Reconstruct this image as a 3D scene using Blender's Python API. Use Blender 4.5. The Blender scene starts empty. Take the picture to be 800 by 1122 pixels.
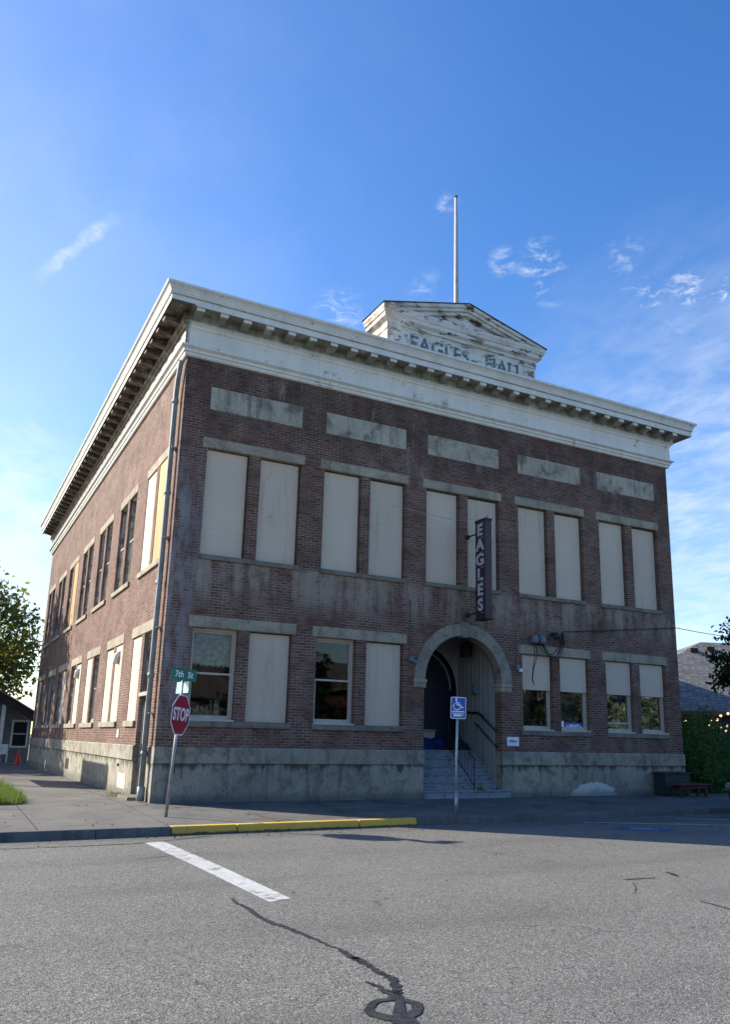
import bpy, bmesh, math, random
from mathutils import Vector, Matrix
random.seed(7)
R = math.radians
sc = bpy.context.scene
COL = sc.collection

# ------------------------------------------------------------------ helpers
class MB:
    """collects faces in world coordinates; build() links them as ONE mesh object"""
    def __init__(s): s.v=[]; s.f=[]; s.smooth=[]
    def add(s, vs, fs, smooth=False):
        o=len(s.v); s.v+= [tuple(p) for p in vs]
        for f in fs: s.f.append(tuple(i+o for i in f)); s.smooth.append(smooth)
        return s
    def quad(s,a,b,c,d): return s.add([a,b,c,d],[(0,1,2,3)])
    def box(s,x0,x1,y0,y1,z0,z1,bev=0.0):
        if x1<x0:x0,x1=x1,x0
        if y1<y0:y0,y1=y1,y0
        if z1<z0:z0,z1=z1,z0
        if bev>0:
            bm=bmesh.new(); bmesh.ops.create_cube(bm,size=1)
            bmesh.ops.scale(bm,vec=(x1-x0,y1-y0,z1-z0),verts=bm.verts)
            bmesh.ops.translate(bm,vec=((x0+x1)/2,(y0+y1)/2,(z0+z1)/2),verts=bm.verts)
            bmesh.ops.bevel(bm,geom=bm.edges[:],offset=bev,segments=2,affect='EDGES',profile=.5)
            return s.bm(bm)
        v=[(x0,y0,z0),(x1,y0,z0),(x1,y1,z0),(x0,y1,z0),(x0,y0,z1),(x1,y0,z1),(x1,y1,z1),(x0,y1,z1)]
        return s.add(v,[(0,3,2,1),(4,5,6,7),(0,1,5,4),(1,2,6,5),(2,3,7,6),(3,0,4,7)])
    def bm(s,bm,smooth=False):
        bm.verts.index_update()
        s.add([v.co[:] for v in bm.verts],[[v.index for v in f.verts] for f in bm.faces],smooth); bm.free(); return s
    def tube(s,pts,r,n=10,cap=True):
        pts=[Vector(p) for p in pts]; rs=r if isinstance(r,(list,tuple)) else [r]*len(pts)
        rings=[]; prev=None
        for i,p in enumerate(pts):
            t=(pts[min(i+1,len(pts)-1)]-pts[max(i-1,0)]).normalized()
            if prev is None:
                a=Vector((0,0,1)) if abs(t.z)<.9 else Vector((1,0,0))
                u=t.cross(a).normalized()
            else:
                u=(prev-t*prev.dot(t)).normalized()
            w=t.cross(u); prev=u
            rings.append([p+(u*math.cos(2*math.pi*k/n)+w*math.sin(2*math.pi*k/n))*rs[i] for k in range(n)])
        vs=[q for ring in rings for q in ring]; fs=[]
        for i in range(len(rings)-1):
            for k in range(n):
                a=i*n+k;b=i*n+(k+1)%n; fs.append((a,b,b+n,a+n))
        if cap: fs.append(tuple(range(n-1,-1,-1))); fs.append(tuple((len(rings)-1)*n+k for k in range(n)))
        return s.add(vs,fs,True)
    def lathe(s,prof,c,n=20):
        vs=[(c[0]+r*math.cos(2*math.pi*k/n),c[1]+r*math.sin(2*math.pi*k/n),c[2]+z) for r,z in prof for k in range(n)]
        fs=[]
        for i in range(len(prof)-1):
            for k in range(n):
                a=i*n+k;b=i*n+(k+1)%n; fs.append((a,b,b+n,a+n))
        return s.add(vs,fs,True)
    def prism(s,poly,fn,d0,d1):
        """poly in (a,b); fn(a,b,d)->xyz ; extruded d0..d1"""
        n=len(poly); vs=[fn(a,b,d0) for a,b in poly]+[fn(a,b,d1) for a,b in poly]
        fs=[tuple(range(n)),tuple(range(2*n-1,n-1,-1))]+[(i,i+n,(i+1)%n+n,(i+1)%n) for i in range(n)]
        return s.add(vs,fs)
    def xf(s,M):
        s.v=[tuple(M@Vector(p)) for p in s.v]; return s
    def build(s,name,mat,parent=None,origin=None):
        me=bpy.data.meshes.new(name)
        o=bpy.data.objects.new(name,me); COL.objects.link(o)
        off=Vector((0,0,0))
        if parent is not None:
            o.parent=parent
            off=wl(parent)
        if origin is not None:
            o.location=Vector(origin)-off; off=Vector(origin)
        me.from_pydata([tuple(Vector(p)-off) for p in s.v],[],s.f)
        for p,sm in zip(me.polygons,s.smooth): p.use_smooth=sm
        me.materials.append(mat)
        bm=bmesh.new(); bm.from_mesh(me); bmesh.ops.recalc_face_normals(bm,faces=bm.faces); bm.to_mesh(me); bm.free()
        me.update()
        return o
def wl(o):
    v=Vector(o.location)
    while o.parent: o=o.parent; v=v+Vector(o.location)
    return v
def thing(name,label,cat,loc=(0,0,0),group=None):
    o=bpy.data.objects.new(name,None); COL.objects.link(o); o.location=loc; o.empty_display_size=.2
    return tag(o,label,cat,group)
def tag(o,label,cat=None,group=None):
    o['label']=label
    if cat:o['category']=cat
    if group:o['group']=group
    return o
def struct(o,kind='structure'): o['kind']=kind; return o
def text(parent,name,body,size,mat,M,align='CENTER',offset=0.0,ext=.004,sx=1.0):
    cu=bpy.data.curves.new(name,'FONT'); cu.body=body; cu.size=size; cu.align_x=align; cu.align_y='CENTER'
    cu.extrude=ext; cu.offset=offset; cu.space_character=1.05
    t=bpy.data.objects.new('tmp',cu); COL.objects.link(t)
    bpy.context.view_layer.update()
    me=bpy.data.meshes.new_from_object(t.evaluated_get(bpy.context.evaluated_depsgraph_get()))
    bpy.data.objects.remove(t)
    M2=Matrix.Translation(-wl(parent))@M@Matrix.Diagonal((sx,1,1,1))
    me.transform(M2); me.materials.clear(); me.materials.append(mat); me.name=name
    o=bpy.data.objects.new(name,me); COL.objects.link(o); o.parent=parent
    return o

# ------------------------------------------------------------------ materials
def newmat(name):
    m=bpy.data.materials.new(name); m.use_nodes=True; nt=m.node_tree
    b=nt.nodes['Principled BSDF']; return m,nt,b
class N:
    def __init__(s,nt): s.nt=nt
    def __call__(s,t,**kw):
        n=s.nt.nodes.new(t)
        for k,v in kw.items():
            if k.startswith('i_'):
                key=k[2:]; n.inputs[int(key) if key.isdigit() else key.replace('_',' ')].default_value=v
            else: setattr(n,k,v)
        return n
    def l(s,a,b): s.nt.links.new(a,b)
    def math(s,op,a,b=None,c=None,clamp=False):
        n=s('ShaderNodeMath',operation=op); n.use_clamp=clamp
        for i,x in enumerate((a,b,c)):
            if x is None: continue
            if isinstance(x,(int,float)): n.inputs[i].default_value=x
            else: s.l(x,n.inputs[i])
        return n.outputs[0]
    def rng(s,x,a,b,c=0,d=1):
        n=s('ShaderNodeMapRange',interpolation_type='SMOOTHSTEP')
        s.l(x,n.inputs[0])
        for i,v in enumerate((a,b,c,d)): n.inputs[i+1].default_value=v
        return n.outputs[0]
    def noise(s,vec,scale,detail=4,rough=.55,dist=0):
        n=s('ShaderNodeTexNoise'); n.inputs['Scale'].default_value=scale;n.inputs['Detail'].default_value=detail
        n.inputs['Roughness'].default_value=rough;n.inputs['Distortion'].default_value=dist
        if vec is not None: s.l(vec,n.inputs['Vector'])
        return n.outputs['Fac']
    def mix(s,f,a,b,mode='MIX'):
        n=s('ShaderNodeMix',data_type='RGBA',blend_type=mode)
        for i,x in ((0,f),(6,a),(7,b)):
            if isinstance(x,(int,float)): n.inputs[i].default_value=x
            elif isinstance(x,tuple): n.inputs[i].default_value=x if len(x)==4 else x+(1,)
            else: s.l(x,n.inputs[i])
        return n.outputs[2]
    def mapv(s,vec,sc=(1,1,1),loc=(0,0,0)):
        n=s('ShaderNodeMapping'); n.inputs['Scale'].default_value=sc; n.inputs['Location'].default_value=loc
        s.l(vec,n.inputs['Vector']); return n.outputs[0]
    def bump(s,h,st,dist=.01,normal=None):
        n=s('ShaderNodeBump'); n.inputs['Strength'].default_value=st; n.inputs['Distance'].default_value=dist
        s.l(h,n.inputs['Height'])
        if normal is not None: s.l(normal,n.inputs['Normal'])
        return n.outputs[0]
def pos(n):
    g=n('ShaderNodeNewGeometry'); return g.outputs['Position'],g
def M(name,c1,c2=None,scale=6,rough=.7,bump=.15,spec=.3,metal=0,lo=.35,hi=.65,stretch=(1,1,1),fine=0,detail=5,coat=0):
    m,nt,b=newmat(name); n=N(nt)
    c2=c2 or tuple(x*.8 for x in c1)
    tc=n('ShaderNodeTexCoord'); v=n.mapv(tc.outputs['Object'],stretch)
    f=n.noise(v,scale,detail); fac=n.rng(f,lo,hi)
    col=n.mix(fac,c1,c2)
    if fine:
        f2=n.noise(v,scale*14,3,.7); col=n.mix(fine,col,n.mix(n.rng(f2,.3,.7),(0,0,0),(1,1,1)),'OVERLAY')
    n.l(col,b.inputs['Base Color']); b.inputs['Roughness'].default_value=rough; b.inputs['Metallic'].default_value=metal
    b.inputs['Specular IOR Level'].default_value=spec; b.inputs['Coat Weight'].default_value=coat
    if bump: n.l(n.bump(n.noise(v,scale*5,4),bump,.02),b.inputs['Normal'])
    return m
MAT={}
def brick_mat(name,ca,cb,mortar,sooty=True):
    m,nt,b=newmat(name); n=N(nt); p,g=pos(n)
    s=n('ShaderNodeSeparateXYZ'); n.l(p,s.inputs[0]); X,Y,Z=s.outputs
    c=n('ShaderNodeCombineXYZ'); n.l(n.math('ADD',X,Y),c.inputs[0]); n.l(Z,c.inputs[1])
    v=c.outputs[0]
    w=n.noise(v,9,2); wv=n('ShaderNodeVectorMath',operation='ADD'); n.l(v,wv.inputs[0])
    cw=n('ShaderNodeCombineXYZ'); n.l(n.math('MULTIPLY_ADD',w,.012,-.006),cw.inputs[1]); n.l(cw.outputs[0],wv.inputs[1])
    br=n('ShaderNodeTexBrick'); br.offset=.5; br.squash=1
    n.l(wv.outputs[0],br.inputs['Vector'])
    for k,val in (('Scale',1),('Mortar Size',.0085),('Mortar Smooth',.25),('Bias',0),('Brick Width',.215),('Row Height',.0677)): br.inputs[k].default_value=val
    br.inputs['Color1'].default_value=(0,0,0,1); br.inputs['Color2'].default_value=(1,1,1,1); br.inputs['Mortar'].default_value=(.5,.5,.5,1)
    col=n.mix(n.rng(br.outputs['Color'],.0,1.0),ca,cb)
    # a few burnt headers and pale ones
    hs=n.noise(n.mapv(v,(4.65,14.77,1)),1.0,0)
    col=n.mix(n.rng(hs,.66,.72,0,.75),col,tuple(x*.4 for x in ca))
    col=n.mix(n.rng(hs,.36,.30,0,.5),col,tuple(min(1,x*1.5+.03) for x in cb))
    mort=n.mix(n.rng(n.noise(v,1.3,4),.35,.7),mortar,tuple(x*.32 for x in mortar))
    col=n.mix(br.outputs['Fac'],col,mort)
    big=n.noise(v,.45,6,.62)
    col=n.mix(n.rng(big,.3,.75,0,.55),col,n.mix(.4,col,(.03,.022,.02)),'MIX')
    fine=n.noise(v,38,3,.7); col=n.mix(.28,col,n.mix(n.rng(fine,.25,.75),(.0,.0,.0),(1,1,1)),'OVERLAY')
    if sooty:
        nx=n('ShaderNodeSeparateXYZ'); n.l(g.outputs['True Normal'],nx.inputs[0])
        front=n.rng(nx.outputs[1],-.3,-.7); side=n.rng(nx.outputs[0],-.3,-.7)
        # pale efflorescence and run-off streaks below the upper sills of the front
        cs=n('ShaderNodeCombineXYZ'); n.l(X,cs.inputs[0]); n.l(n.math('MULTIPLY',Z,.12),cs.inputs[1])
        st=n.noise(cs.outputs[0],2.6,5,.65); st2=n.noise(v,5,5,.7)
        band=n.math('MULTIPLY',n.rng(Z,5.66,5.50),n.rng(Z,4.25,5.15))
        k=n.math('MULTIPLY',n.math('MULTIPLY',band,front),n.rng(n.math('ADD',n.math('MULTIPLY',st,.7),n.math('MULTIPLY',st2,.3)),.42,.62))
        inb=None
        col=n.mix(n.math('MULTIPLY',k,.85),col,(.35,.285,.22))
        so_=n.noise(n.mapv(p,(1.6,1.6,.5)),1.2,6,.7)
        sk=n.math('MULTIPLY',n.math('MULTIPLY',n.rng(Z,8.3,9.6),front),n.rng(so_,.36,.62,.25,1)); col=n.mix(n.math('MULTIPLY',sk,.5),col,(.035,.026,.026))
        # bluish lime bloom down the left corner
        cz=n('ShaderNodeCombineXYZ'); n.l(X,cz.inputs[0]); n.l(n.math('MULTIPLY',Z,.25),cz.inputs[1])
        bl=n.noise(cz.outputs[0],3.4,6,.7)
        k2=n.math('MULTIPLY',n.math('MULTIPLY',n.rng(X,1.05,.1),n.math('MULTIPLY',n.rng(Z,8.6,6.6),n.rng(Z,1.3,2.2))),n.math('MULTIPLY',front,n.rng(bl,.40,.60)))
        col=n.mix(n.math('MULTIPLY',k2,.62),col,(.33,.32,.34))
        # white drips under the side cornice and lime on the front below the frieze
        cd=n('ShaderNodeCombineXYZ'); n.l(n.math('ADD',X,Y),cd.inputs[0]); n.l(n.math('MULTIPLY',Z,.22),cd.inputs[1])
        dr=n.noise(cd.outputs[0],2.3,6,.72)
        k3=n.math('MULTIPLY',n.math('MULTIPLY',n.rng(Z,7.6,9.6),n.rng(dr,.56,.70)),.42)
        col=n.mix(k3,col,(.42,.36,.32))
        # lime bloom all over, in patches
        pt=n.noise(v,1.1,7,.75); col=n.mix(n.math('MULTIPLY',n.rng(pt,.52,.70),.26),col,(.33,.28,.25))
        # pale bloom under ground sills
        band2=n.math('MULTIPLY',n.rng(Z,1.8,1.72),n.rng(Z,1.25,1.5))
        k4=n.math('MULTIPLY',n.math('MULTIPLY',band2,front),n.rng(st,.50,.66)); col=n.mix(n.math('MULTIPLY',k4,.3),col,(.3,.25,.22))
    n.l(col,b.inputs['Base Color']); b.inputs['Roughness'].default_value=.88; b.inputs['Specular IOR Level'].default_value=.2
    h=n.math('ADD',n.math('MULTIPLY',br.outputs['Fac'],-1.0),n.math('MULTIPLY',fine,.5))
    h=n.math('ADD',h,n.math('MULTIPLY',hs,.35))
    n.l(n.bump(h,.7,.012),b.inputs['Normal'])
    return m
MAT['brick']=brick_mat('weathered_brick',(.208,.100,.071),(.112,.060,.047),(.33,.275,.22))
def concrete_mat(name,base,dark,green=(.20,.195,.15),lo=.45,hi=.68,vstreak=.35,amount=.8,patch=False,scale=2.2):
    m,nt,b=newmat(name); n=N(nt); p,g=pos(n)
    f=n.noise(p,scale,7,.68,.4); f2=n.noise(n.mapv(p,(3.2,3.2,vstreak)),1.6,6,.65); f3=n.noise(p,30,4,.7); f4=n.noise(p,.7,5)
    col=n.mix(n.rng(f4,.3,.7),base,tuple(x*.78 for x in base))
    col=n.mix(n.math('MULTIPLY',n.rng(f,lo,hi),amount),col,dark)
    col=n.mix(n.math('MULTIPLY',n.rng(f2,.52,.70),amount*.8),col,tuple(x*.75 for x in dark))
    col=n.mix(n.math('MULTIPLY',n.rng(f2,.42,.30),.35),col,green)
    col=n.mix(.25,col,n.mix(n.rng(f3,.25,.75),(0,0,0),(1,1,1)),'OVERLAY')
    if patch:
        s=n('ShaderNodeSeparateXYZ'); n.l(p,s.inputs[0]); X,Y,Z=s.outputs
        # dark run-off under the ledge, repair patch near the right end, damp at the foot
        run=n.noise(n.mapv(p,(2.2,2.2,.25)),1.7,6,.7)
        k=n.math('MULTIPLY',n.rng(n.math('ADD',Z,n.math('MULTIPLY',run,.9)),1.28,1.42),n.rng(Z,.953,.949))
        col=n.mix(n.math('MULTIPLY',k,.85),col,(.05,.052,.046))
        # ragged bare-cement repair: half ellipse on the ground
        ex=n.math('DIVIDE',n.math('SUBTRACT',X,12.38),.85); ez=n.math('DIVIDE',n.math('SUBTRACT',Z,.12),.40)
        rr=n.math('ADD',n.math('MULTIPLY',ex,ex),n.math('MULTIPLY',ez,ez)); rr=n.math('ADD',rr,n.math('MULTIPLY_ADD',n.noise(p,3.5,4),.9,-.45))
        front=n.rng(Y,.05,-.0)
        col=n.mix(n.math('MULTIPLY',n.rng(rr,1.0,.93),.9),col,(.58,.565,.53))
        damp=n.rng(n.math('ADD',Z,n.math('MULTIPLY',f,.5)),.62,.42); col=n.mix(n.math('MULTIPLY',damp,.55),col,(.07,.07,.065))
    n.l(col,b.inputs['Base Color']); b.inputs['Roughness'].default_value=.9; b.inputs['Specular IOR Level'].default_value=.2
    n.l(n.bump(n.math('ADD',f3,n.math('MULTIPLY',f,1.5)),.35,.012),b.inputs['Normal'])
    return m
MAT['stone']=concrete_mat('lintel_concrete',(.39,.345,.26),(.155,.135,.10),amount=.6)
MAT['panel']=concrete_mat('panel_concrete',(.43,.39,.305),(.125,.113,.09),amount=.85,lo=.46,hi=.66,scale=1.8)
MAT['plinth']=concrete_mat('foundation_concrete',(.35,.318,.25),(.13,.12,.098),amount=.88,patch=True)
MAT['sill']=concrete_mat('stained_sill',(.235,.205,.165),(.10,.09,.075),amount=.7)
MAT['archstone']=concrete_mat('arch_concrete',(.30,.27,.215),(.11,.10,.08),amount=.75)
MAT['step']=concrete_mat('painted_step',(.25,.285,.31),(.045,.045,.045),amount=.85,lo=.60,hi=.65,vstreak=9,scale=5)
def paint_mat(name,base,worn,amount=.7,lo=.58,hi=.64,zone=False,scale=3.0,streak=(1,1,.25),aniso=(1,1,1)):
    m,nt,b=newmat(name); n=N(nt); p,g=pos(n)
    f=n.noise(n.mapv(p,aniso),scale,8,.72); f2=n.noise(n.mapv(p,streak),2.4,6,.7); f3=n.noise(p,26,4,.7)
    col=n.mix(n.rng(f2,.35,.75,0,.6),base,tuple(x*.72 for x in base))
    col=n.mix(n.math('MULTIPLY',n.rng(f,lo,hi),amount),col,worn)
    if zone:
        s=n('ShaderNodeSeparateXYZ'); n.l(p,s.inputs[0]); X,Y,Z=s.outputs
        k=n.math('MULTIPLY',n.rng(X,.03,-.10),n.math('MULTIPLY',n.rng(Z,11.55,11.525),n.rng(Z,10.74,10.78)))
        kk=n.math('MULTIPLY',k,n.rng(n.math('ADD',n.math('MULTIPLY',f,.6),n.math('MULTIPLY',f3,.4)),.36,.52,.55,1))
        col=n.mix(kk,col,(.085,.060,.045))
        # greenish grime on the front soffit
        gk=n.math('MULTIPLY',n.rng(Z,11.26,11.33),n.rng(Z,11.545,11.525)); gk=n.math('MULTIPLY',gk,n.rng(f2,.30,.55,.35,.9)); gk=n.math('MULTIPLY',n.math('MULTIPLY',gk,n.rng(Y,-.572,-.560)),n.rng(X,-.12,-.02))
        col=n.mix(gk,col,(.20,.20,.15))
    if name=='peeling_paint':
        s=n('ShaderNodeSeparateXYZ'); n.l(p,s.inputs[0])
        rk_=n.math('MULTIPLY',n.rng(s.outputs[0],5.9,5.3),n.rng(n.noise(p,4.5,6,.7),.40,.60)); col=n.mix(n.math('MULTIPLY',rk_,.8),col,(.36,.20,.10))
        bs_=n.rng(n.noise(n.mapv(p,(.5,.5,1.5)),1.8,6,.7),.46,.66,0,.6); col=n.mix(bs_,col,(.42,.36,.27))
    col=n.mix(.15,col,n.mix(n.rng(f3,.25,.75),(0,0,0),(1,1,1)),'OVERLAY')
    n.l(col,b.inputs['Base Color']); b.inputs['Roughness'].default_value=.6; b.inputs['Specular IOR Level'].default_value=.3
    n.l(n.bump(n.math('ADD',f3,n.math('MULTIPLY',n.rng(f,lo,hi),-1.5)),.3,.008),b.inputs['Normal'])
    return m
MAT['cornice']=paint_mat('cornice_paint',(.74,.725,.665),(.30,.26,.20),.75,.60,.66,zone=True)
MAT['peel']=paint_mat('peeling_paint',(.70,.69,.64),(.075,.055,.042),.95,.535,.575,scale=2.6,streak=(1,1,.3),aniso=(.75,.75,2.6))
def board_mat(name,base,worn,amt):
    m,nt,b=newmat(name); n=N(nt); p,g=pos(n); oi=n('ShaderNodeObjectInfo')
    mo=n('ShaderNodeVectorMath',operation='ADD'); n.l(p,mo.inputs[0]); cx_=n('ShaderNodeCombineXYZ'); n.l(n.math('MULTIPLY',oi.outputs['Random'],37.0),cx_.inputs[0]); n.l(cx_.outputs[0],mo.inputs[1]); q=mo.outputs[0]
    st=n.noise(n.mapv(q,(4.5,4.5,.35)),1.5,6,.65); bl=n.noise(q,1.9,7,.7); f=n.noise(q,40,4,.7); broad=n.noise(q,.7,3)
    col=n.mix(n.rng(oi.outputs['Random'],0,1,0,.55),base,tuple(x*y for x,y in zip(base,(.86,.87,.90))))
    col=n.mix(n.rng(broad,.35,.65,0,.35),col,tuple(x*.82 for x in base))
    col=n.mix(n.math('MULTIPLY',n.rng(st,.53,.74),amt*.7),col,worn)
    col=n.mix(n.math('MULTIPLY',n.rng(bl,.58,.70),amt),col,worn)
    col=n.mix(.12,col,n.mix(n.rng(f,.25,.75),(0,0,0),(1,1,1)),'OVERLAY')
    n.l(col,b.inputs['Base Color']); b.inputs['Roughness'].default_value=.72; b.inputs['Specular IOR Level'].default_value=.25
    n.l(n.bump(n.math('ADD',n.math('MULTIPLY',broad,4),f),.12,.02),b.inputs['Normal']); return m
MAT['board']=board_mat('boarding_paint',(.62,.51,.392),(.42,.32,.235),.28)
MAT['board_stain']=board_mat('stained_boarding',(.60,.49,.375),(.31,.23,.155),.6)
MAT['nail']=M('rusty_nail',(.10,.06,.04),(.06,.035,.025),9,.7,0)
MAT['ply']=M('bare_plywood',(.50,.30,.115),(.38,.21,.08),1.6,.7,.1,.25,stretch=(5,5,.35))
MAT['frame']=paint_mat('tan_frame_paint',(.52,.455,.37),(.20,.16,.12),.6,.62,.68)
MAT['darkframe']=paint_mat('dark_frame_paint',(.06,.05,.045),(.12,.10,.08),.5,.55,.65)
MAT['oldframe']=paint_mat('old_window_paint',(.42,.37,.31),(.09,.07,.06),.9,.48,.58)
MAT['white']=M('white_paint',(.75,.75,.73),(.62,.62,.60),3,.55,.05)
MAT['beige']=M('beige_boarding',(.35,.345,.325),(.28,.275,.26),1.4,.7,.08,stretch=(1,8,.3))
MAT['black']=M('black_iron',(.012,.012,.013),(.03,.025,.02),9,.5,.1,.4)
MAT['navy']=M('dark_blue_door_paint',(.010,.013,.03),(.006,.008,.018),4,.4,.05,.4)
MAT['interior']=M('interior_plaster',(.16,.14,.12),(.11,.10,.09),1,.9,0)
MAT['roof']=M('roof_tar',(.05,.05,.05),(.08,.08,.08),2,.9,.2)
MAT['galv']=M('galvanised_steel',(.42,.44,.45),(.30,.31,.32),14,.45,.05,.5,metal=.7)
MAT['pipe']=M('painted_downpipe',(.27,.30,.295),(.18,.20,.195),3,.55,.05,.4)
MAT['red']=M('sign_red',(.36,.012,.030),(.29,.010,.025),3,.4,.02,.5)
MAT['signwhite']=M('sign_white',(.82,.82,.84),(.74,.74,.76),6,.4,.02,.5)
MAT['green']=M('sign_green',(.004,.17,.105),(.006,.14,.09),4,.4,.02,.5)
MAT['sunlitgreen']=M('sunlit_sign_green',(.30,.62,.48),(.22,.52,.38),6,.4,.02,.5)  # lit copy of the sign green: sunlight on the plate put into the colour
MAT['blue']=M('sign_blue',(.012,.10,.46),(.010,.085,.38),5,.4,.02,.5)
MAT['maroon']=M('maroon_sign_paint',(.048,.018,.030),(.034,.014,.024),3,.45,.06,.4)
MAT['darkteal']=M('dark_teal_paint',(.012,.035,.035),(.02,.03,.03),4,.6,.1)
MAT['benchred']=M('faded_red_paint',(.19,.022,.035),(.12,.015,.02),5,.6,.1)
MAT['cone']=M('cone_orange',(.75,.06,.03),(.65,.05,.03),5,.5,.02)
def yellow_mat():
    m,nt,b=newmat('kerb_yellow_paint'); n=N(nt); p,g=pos(n)
    sx=n('ShaderNodeSeparateXYZ'); n.l(p,sx.inputs[0]); f=n.noise(p,5,7,.72); f2=n.noise(p,30,4,.7)
    col=n.mix(n.rng(n.noise(p,1.4,4),.3,.7),(.72,.44,.045),(.62,.39,.06))
    wear=n.rng(n.math('ADD',n.math('MULTIPLY',f,.7),n.math('MULTIPLY',f2,.3)),.56,.64,0,.75); col=n.mix(wear,col,(.17,.155,.13))
    low=n.rng(n.math('ADD',sx.outputs[2],n.math('MULTIPLY_ADD',f,.09,-.045)),-.012,-.045,0,.93); col=n.mix(low,col,(.035,.033,.03))
    n.l(col,b.inputs['Base Color']); b.inputs['Roughness'].default_value=.7; n.l(n.bump(n.math('ADD',f2,n.math('MULTIPLY',wear,-1)),.4,.01),b.inputs['Normal']); return m
MAT['yellow']=yellow_mat()
MAT['kerb']=concrete_mat('kerb_concrete',(.15,.145,.135),(.07,.07,.065),amount=.6)
MAT['pipe_grey']=M('utility_grey',(.16,.19,.22),(.12,.14,.17),5,.5,.05)
MAT['rubber']=M('black_cable',(.012,.012,.012),(.02,.02,.02),9,.5,0)
MAT['wood']=M('weathered_post_wood',(.16,.12,.09),(.10,.075,.055),3,.8,.3,stretch=(6,6,.5))
MAT['bark']=M('bark',(.10,.075,.055),(.05,.038,.03),5,.9,.6,stretch=(3,3,.6))
MAT['fabricblue']=M('blue_fabric',(.014,.022,.13),(.010,.014,.08),5,.8,.3)
MAT['fabricdark']=M('dark_fabric',(.012,.010,.014),(.025,.02,.025),5,.9,.3)
MAT['carton']=M('pale_carton',(.42,.38,.32),(.36,.32,.26),4,.8,.1)
MAT['curtain']=M('lace_curtain',(.50,.48,.42),(.22,.21,.18),9,.9,.2,lo=.42,hi=.58)
MAT['blindgreen']=M('green_curtain',(.06,.10,.085),(.035,.06,.05),6,.9,.2,stretch=(6,6,.4))
MAT['fascia']=M('dark_brown_fascia',(.030,.021,.019),(.045,.033,.03),2,.7,.2)
MAT['siding']=M('grey_siding',(.20,.21,.22),(.16,.17,.18),1.5,.75,.1)
MAT['redsiding']=M('red_brown_siding',(.13,.055,.04),(.10,.045,.033),1.5,.75,.1)
MAT['purple']=M('purple_paint',(.035,.012,.11),(.025,.01,.07),3,.5,.05)
MAT['car']=M('black_car_paint',(.012,.012,.015),(.010,.010,.012),2,.25,0,.6,coat=.8)
MAT['tyre']=M('tyre_rubber',(.02,.02,.02),(.03,.03,.03),9,.8,.2)
MAT['chrome']=M('chrome',(.7,.7,.7),(.6,.6,.6),4,.15,0,.5,metal=1)
def glass_mat(name,tint=(.75,.8,.8),ior=1.5,dirt=.0):
    m,nt,b=newmat(name); n=N(nt); nt.nodes.remove(b); out=nt.nodes['Material Output']
    tr=n('ShaderNodeBsdfTransparent'); tr.inputs[0].default_value=tint+(1,)
    gl=n('ShaderNodeBsdfGlossy'); gl.inputs['Roughness'].default_value=.02
    fr=n('ShaderNodeFresnel'); fr.inputs[0].default_value=ior
    p,g=pos(n); wob=n.noise(p,1.7,2); n.l(n.bump(wob,.04,.05),gl.inputs['Normal'])
    mx=n('ShaderNodeMixShader'); n.l(n.math('MULTIPLY',fr.outputs[0],1.15,clamp=True),mx.inputs[0]); n.l(tr.outputs[0],mx.inputs[1]); n.l(gl.outputs[0],mx.inputs[2])
    res=mx.outputs[0]
    if dirt:
        df=n('ShaderNodeBsdfDiffuse'); df.inputs[0].default_value=(.30,.27,.23,1)
        m2=n('ShaderNodeMixShader'); n.l(n.rng(n.noise(p,5,5,.7),.35,.7,dirt*.3,dirt),m2.inputs[0]); n.l(res,m2.inputs[1]); n.l(df.outputs[0],m2.inputs[2]); res=m2.outputs[0]
    n.l(res,out.inputs[0]); return m
MAT['glass']=glass_mat('window_glass',(.62,.66,.66))
MAT['dirtyglass']=glass_mat('dusty_glass',(.55,.55,.52),1.45,.6)
def leaf_mat(name,cols,trans=.35):
    m,nt,b=newmat(name); n=N(nt); p,g=pos(n)
    cr=n('ShaderNodeValToRGB'); el=cr.color_ramp.elements
    for i,c in enumerate(cols):
        e=el[i] if i<2 else el.new(1)
        e.position=i/(len(cols)-1); e.color=c+(1,)
    for i,e in enumerate(el): pass
    n.l(g.outputs['Random Per Island'],cr.inputs[0])
    col=n.mix(n.rng(n.noise(p,.8,3),.3,.7,0,.5),cr.outputs[0],n.mix(.5,cr.outputs[0],cols[0]))
    n.l(col,b.inputs['Base Color']); b.inputs['Roughness'].default_value=.55; b.inputs['Specular IOR Level'].default_value=.3
    tl=n('ShaderNodeBsdfTranslucent'); n.l(n.mix(.3,col,(.25,.3,.03)),tl.inputs[0])
    mx=n('ShaderNodeMixShader'); mx.inputs[0].default_value=trans; n.l(b.outputs[0],mx.inputs[1]); n.l(tl.outputs[0],mx.inputs[2])
    n.l(mx.outputs[0],nt.nodes['Material Output'].inputs[0]); return m
MAT['leaf_autumn']=leaf_mat('autumn_leaves',[(.09,.13,.035),(.14,.18,.045),(.27,.26,.06),(.32,.21,.065),(.18,.20,.05)],.58)
MAT['leaf_dark']=leaf_mat('dark_leaves',[(.012,.022,.014),(.020,.035,.02),(.03,.05,.025)],.2)
MAT['leaf_hedge']=leaf_mat('hedge_leaves',[(.035,.085,.022),(.06,.15,.036),(.11,.22,.055),(.045,.11,.03)],.3)
MAT['grass']=leaf_mat('grass_blades',[(.06,.12,.02),(.10,.19,.03),(.17,.22,.05),(.05,.10,.015)],.35)
MAT['weed']=leaf_mat('dry_weeds',[(.10,.10,.03),(.16,.13,.06),(.06,.09,.02)],.3)
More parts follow.
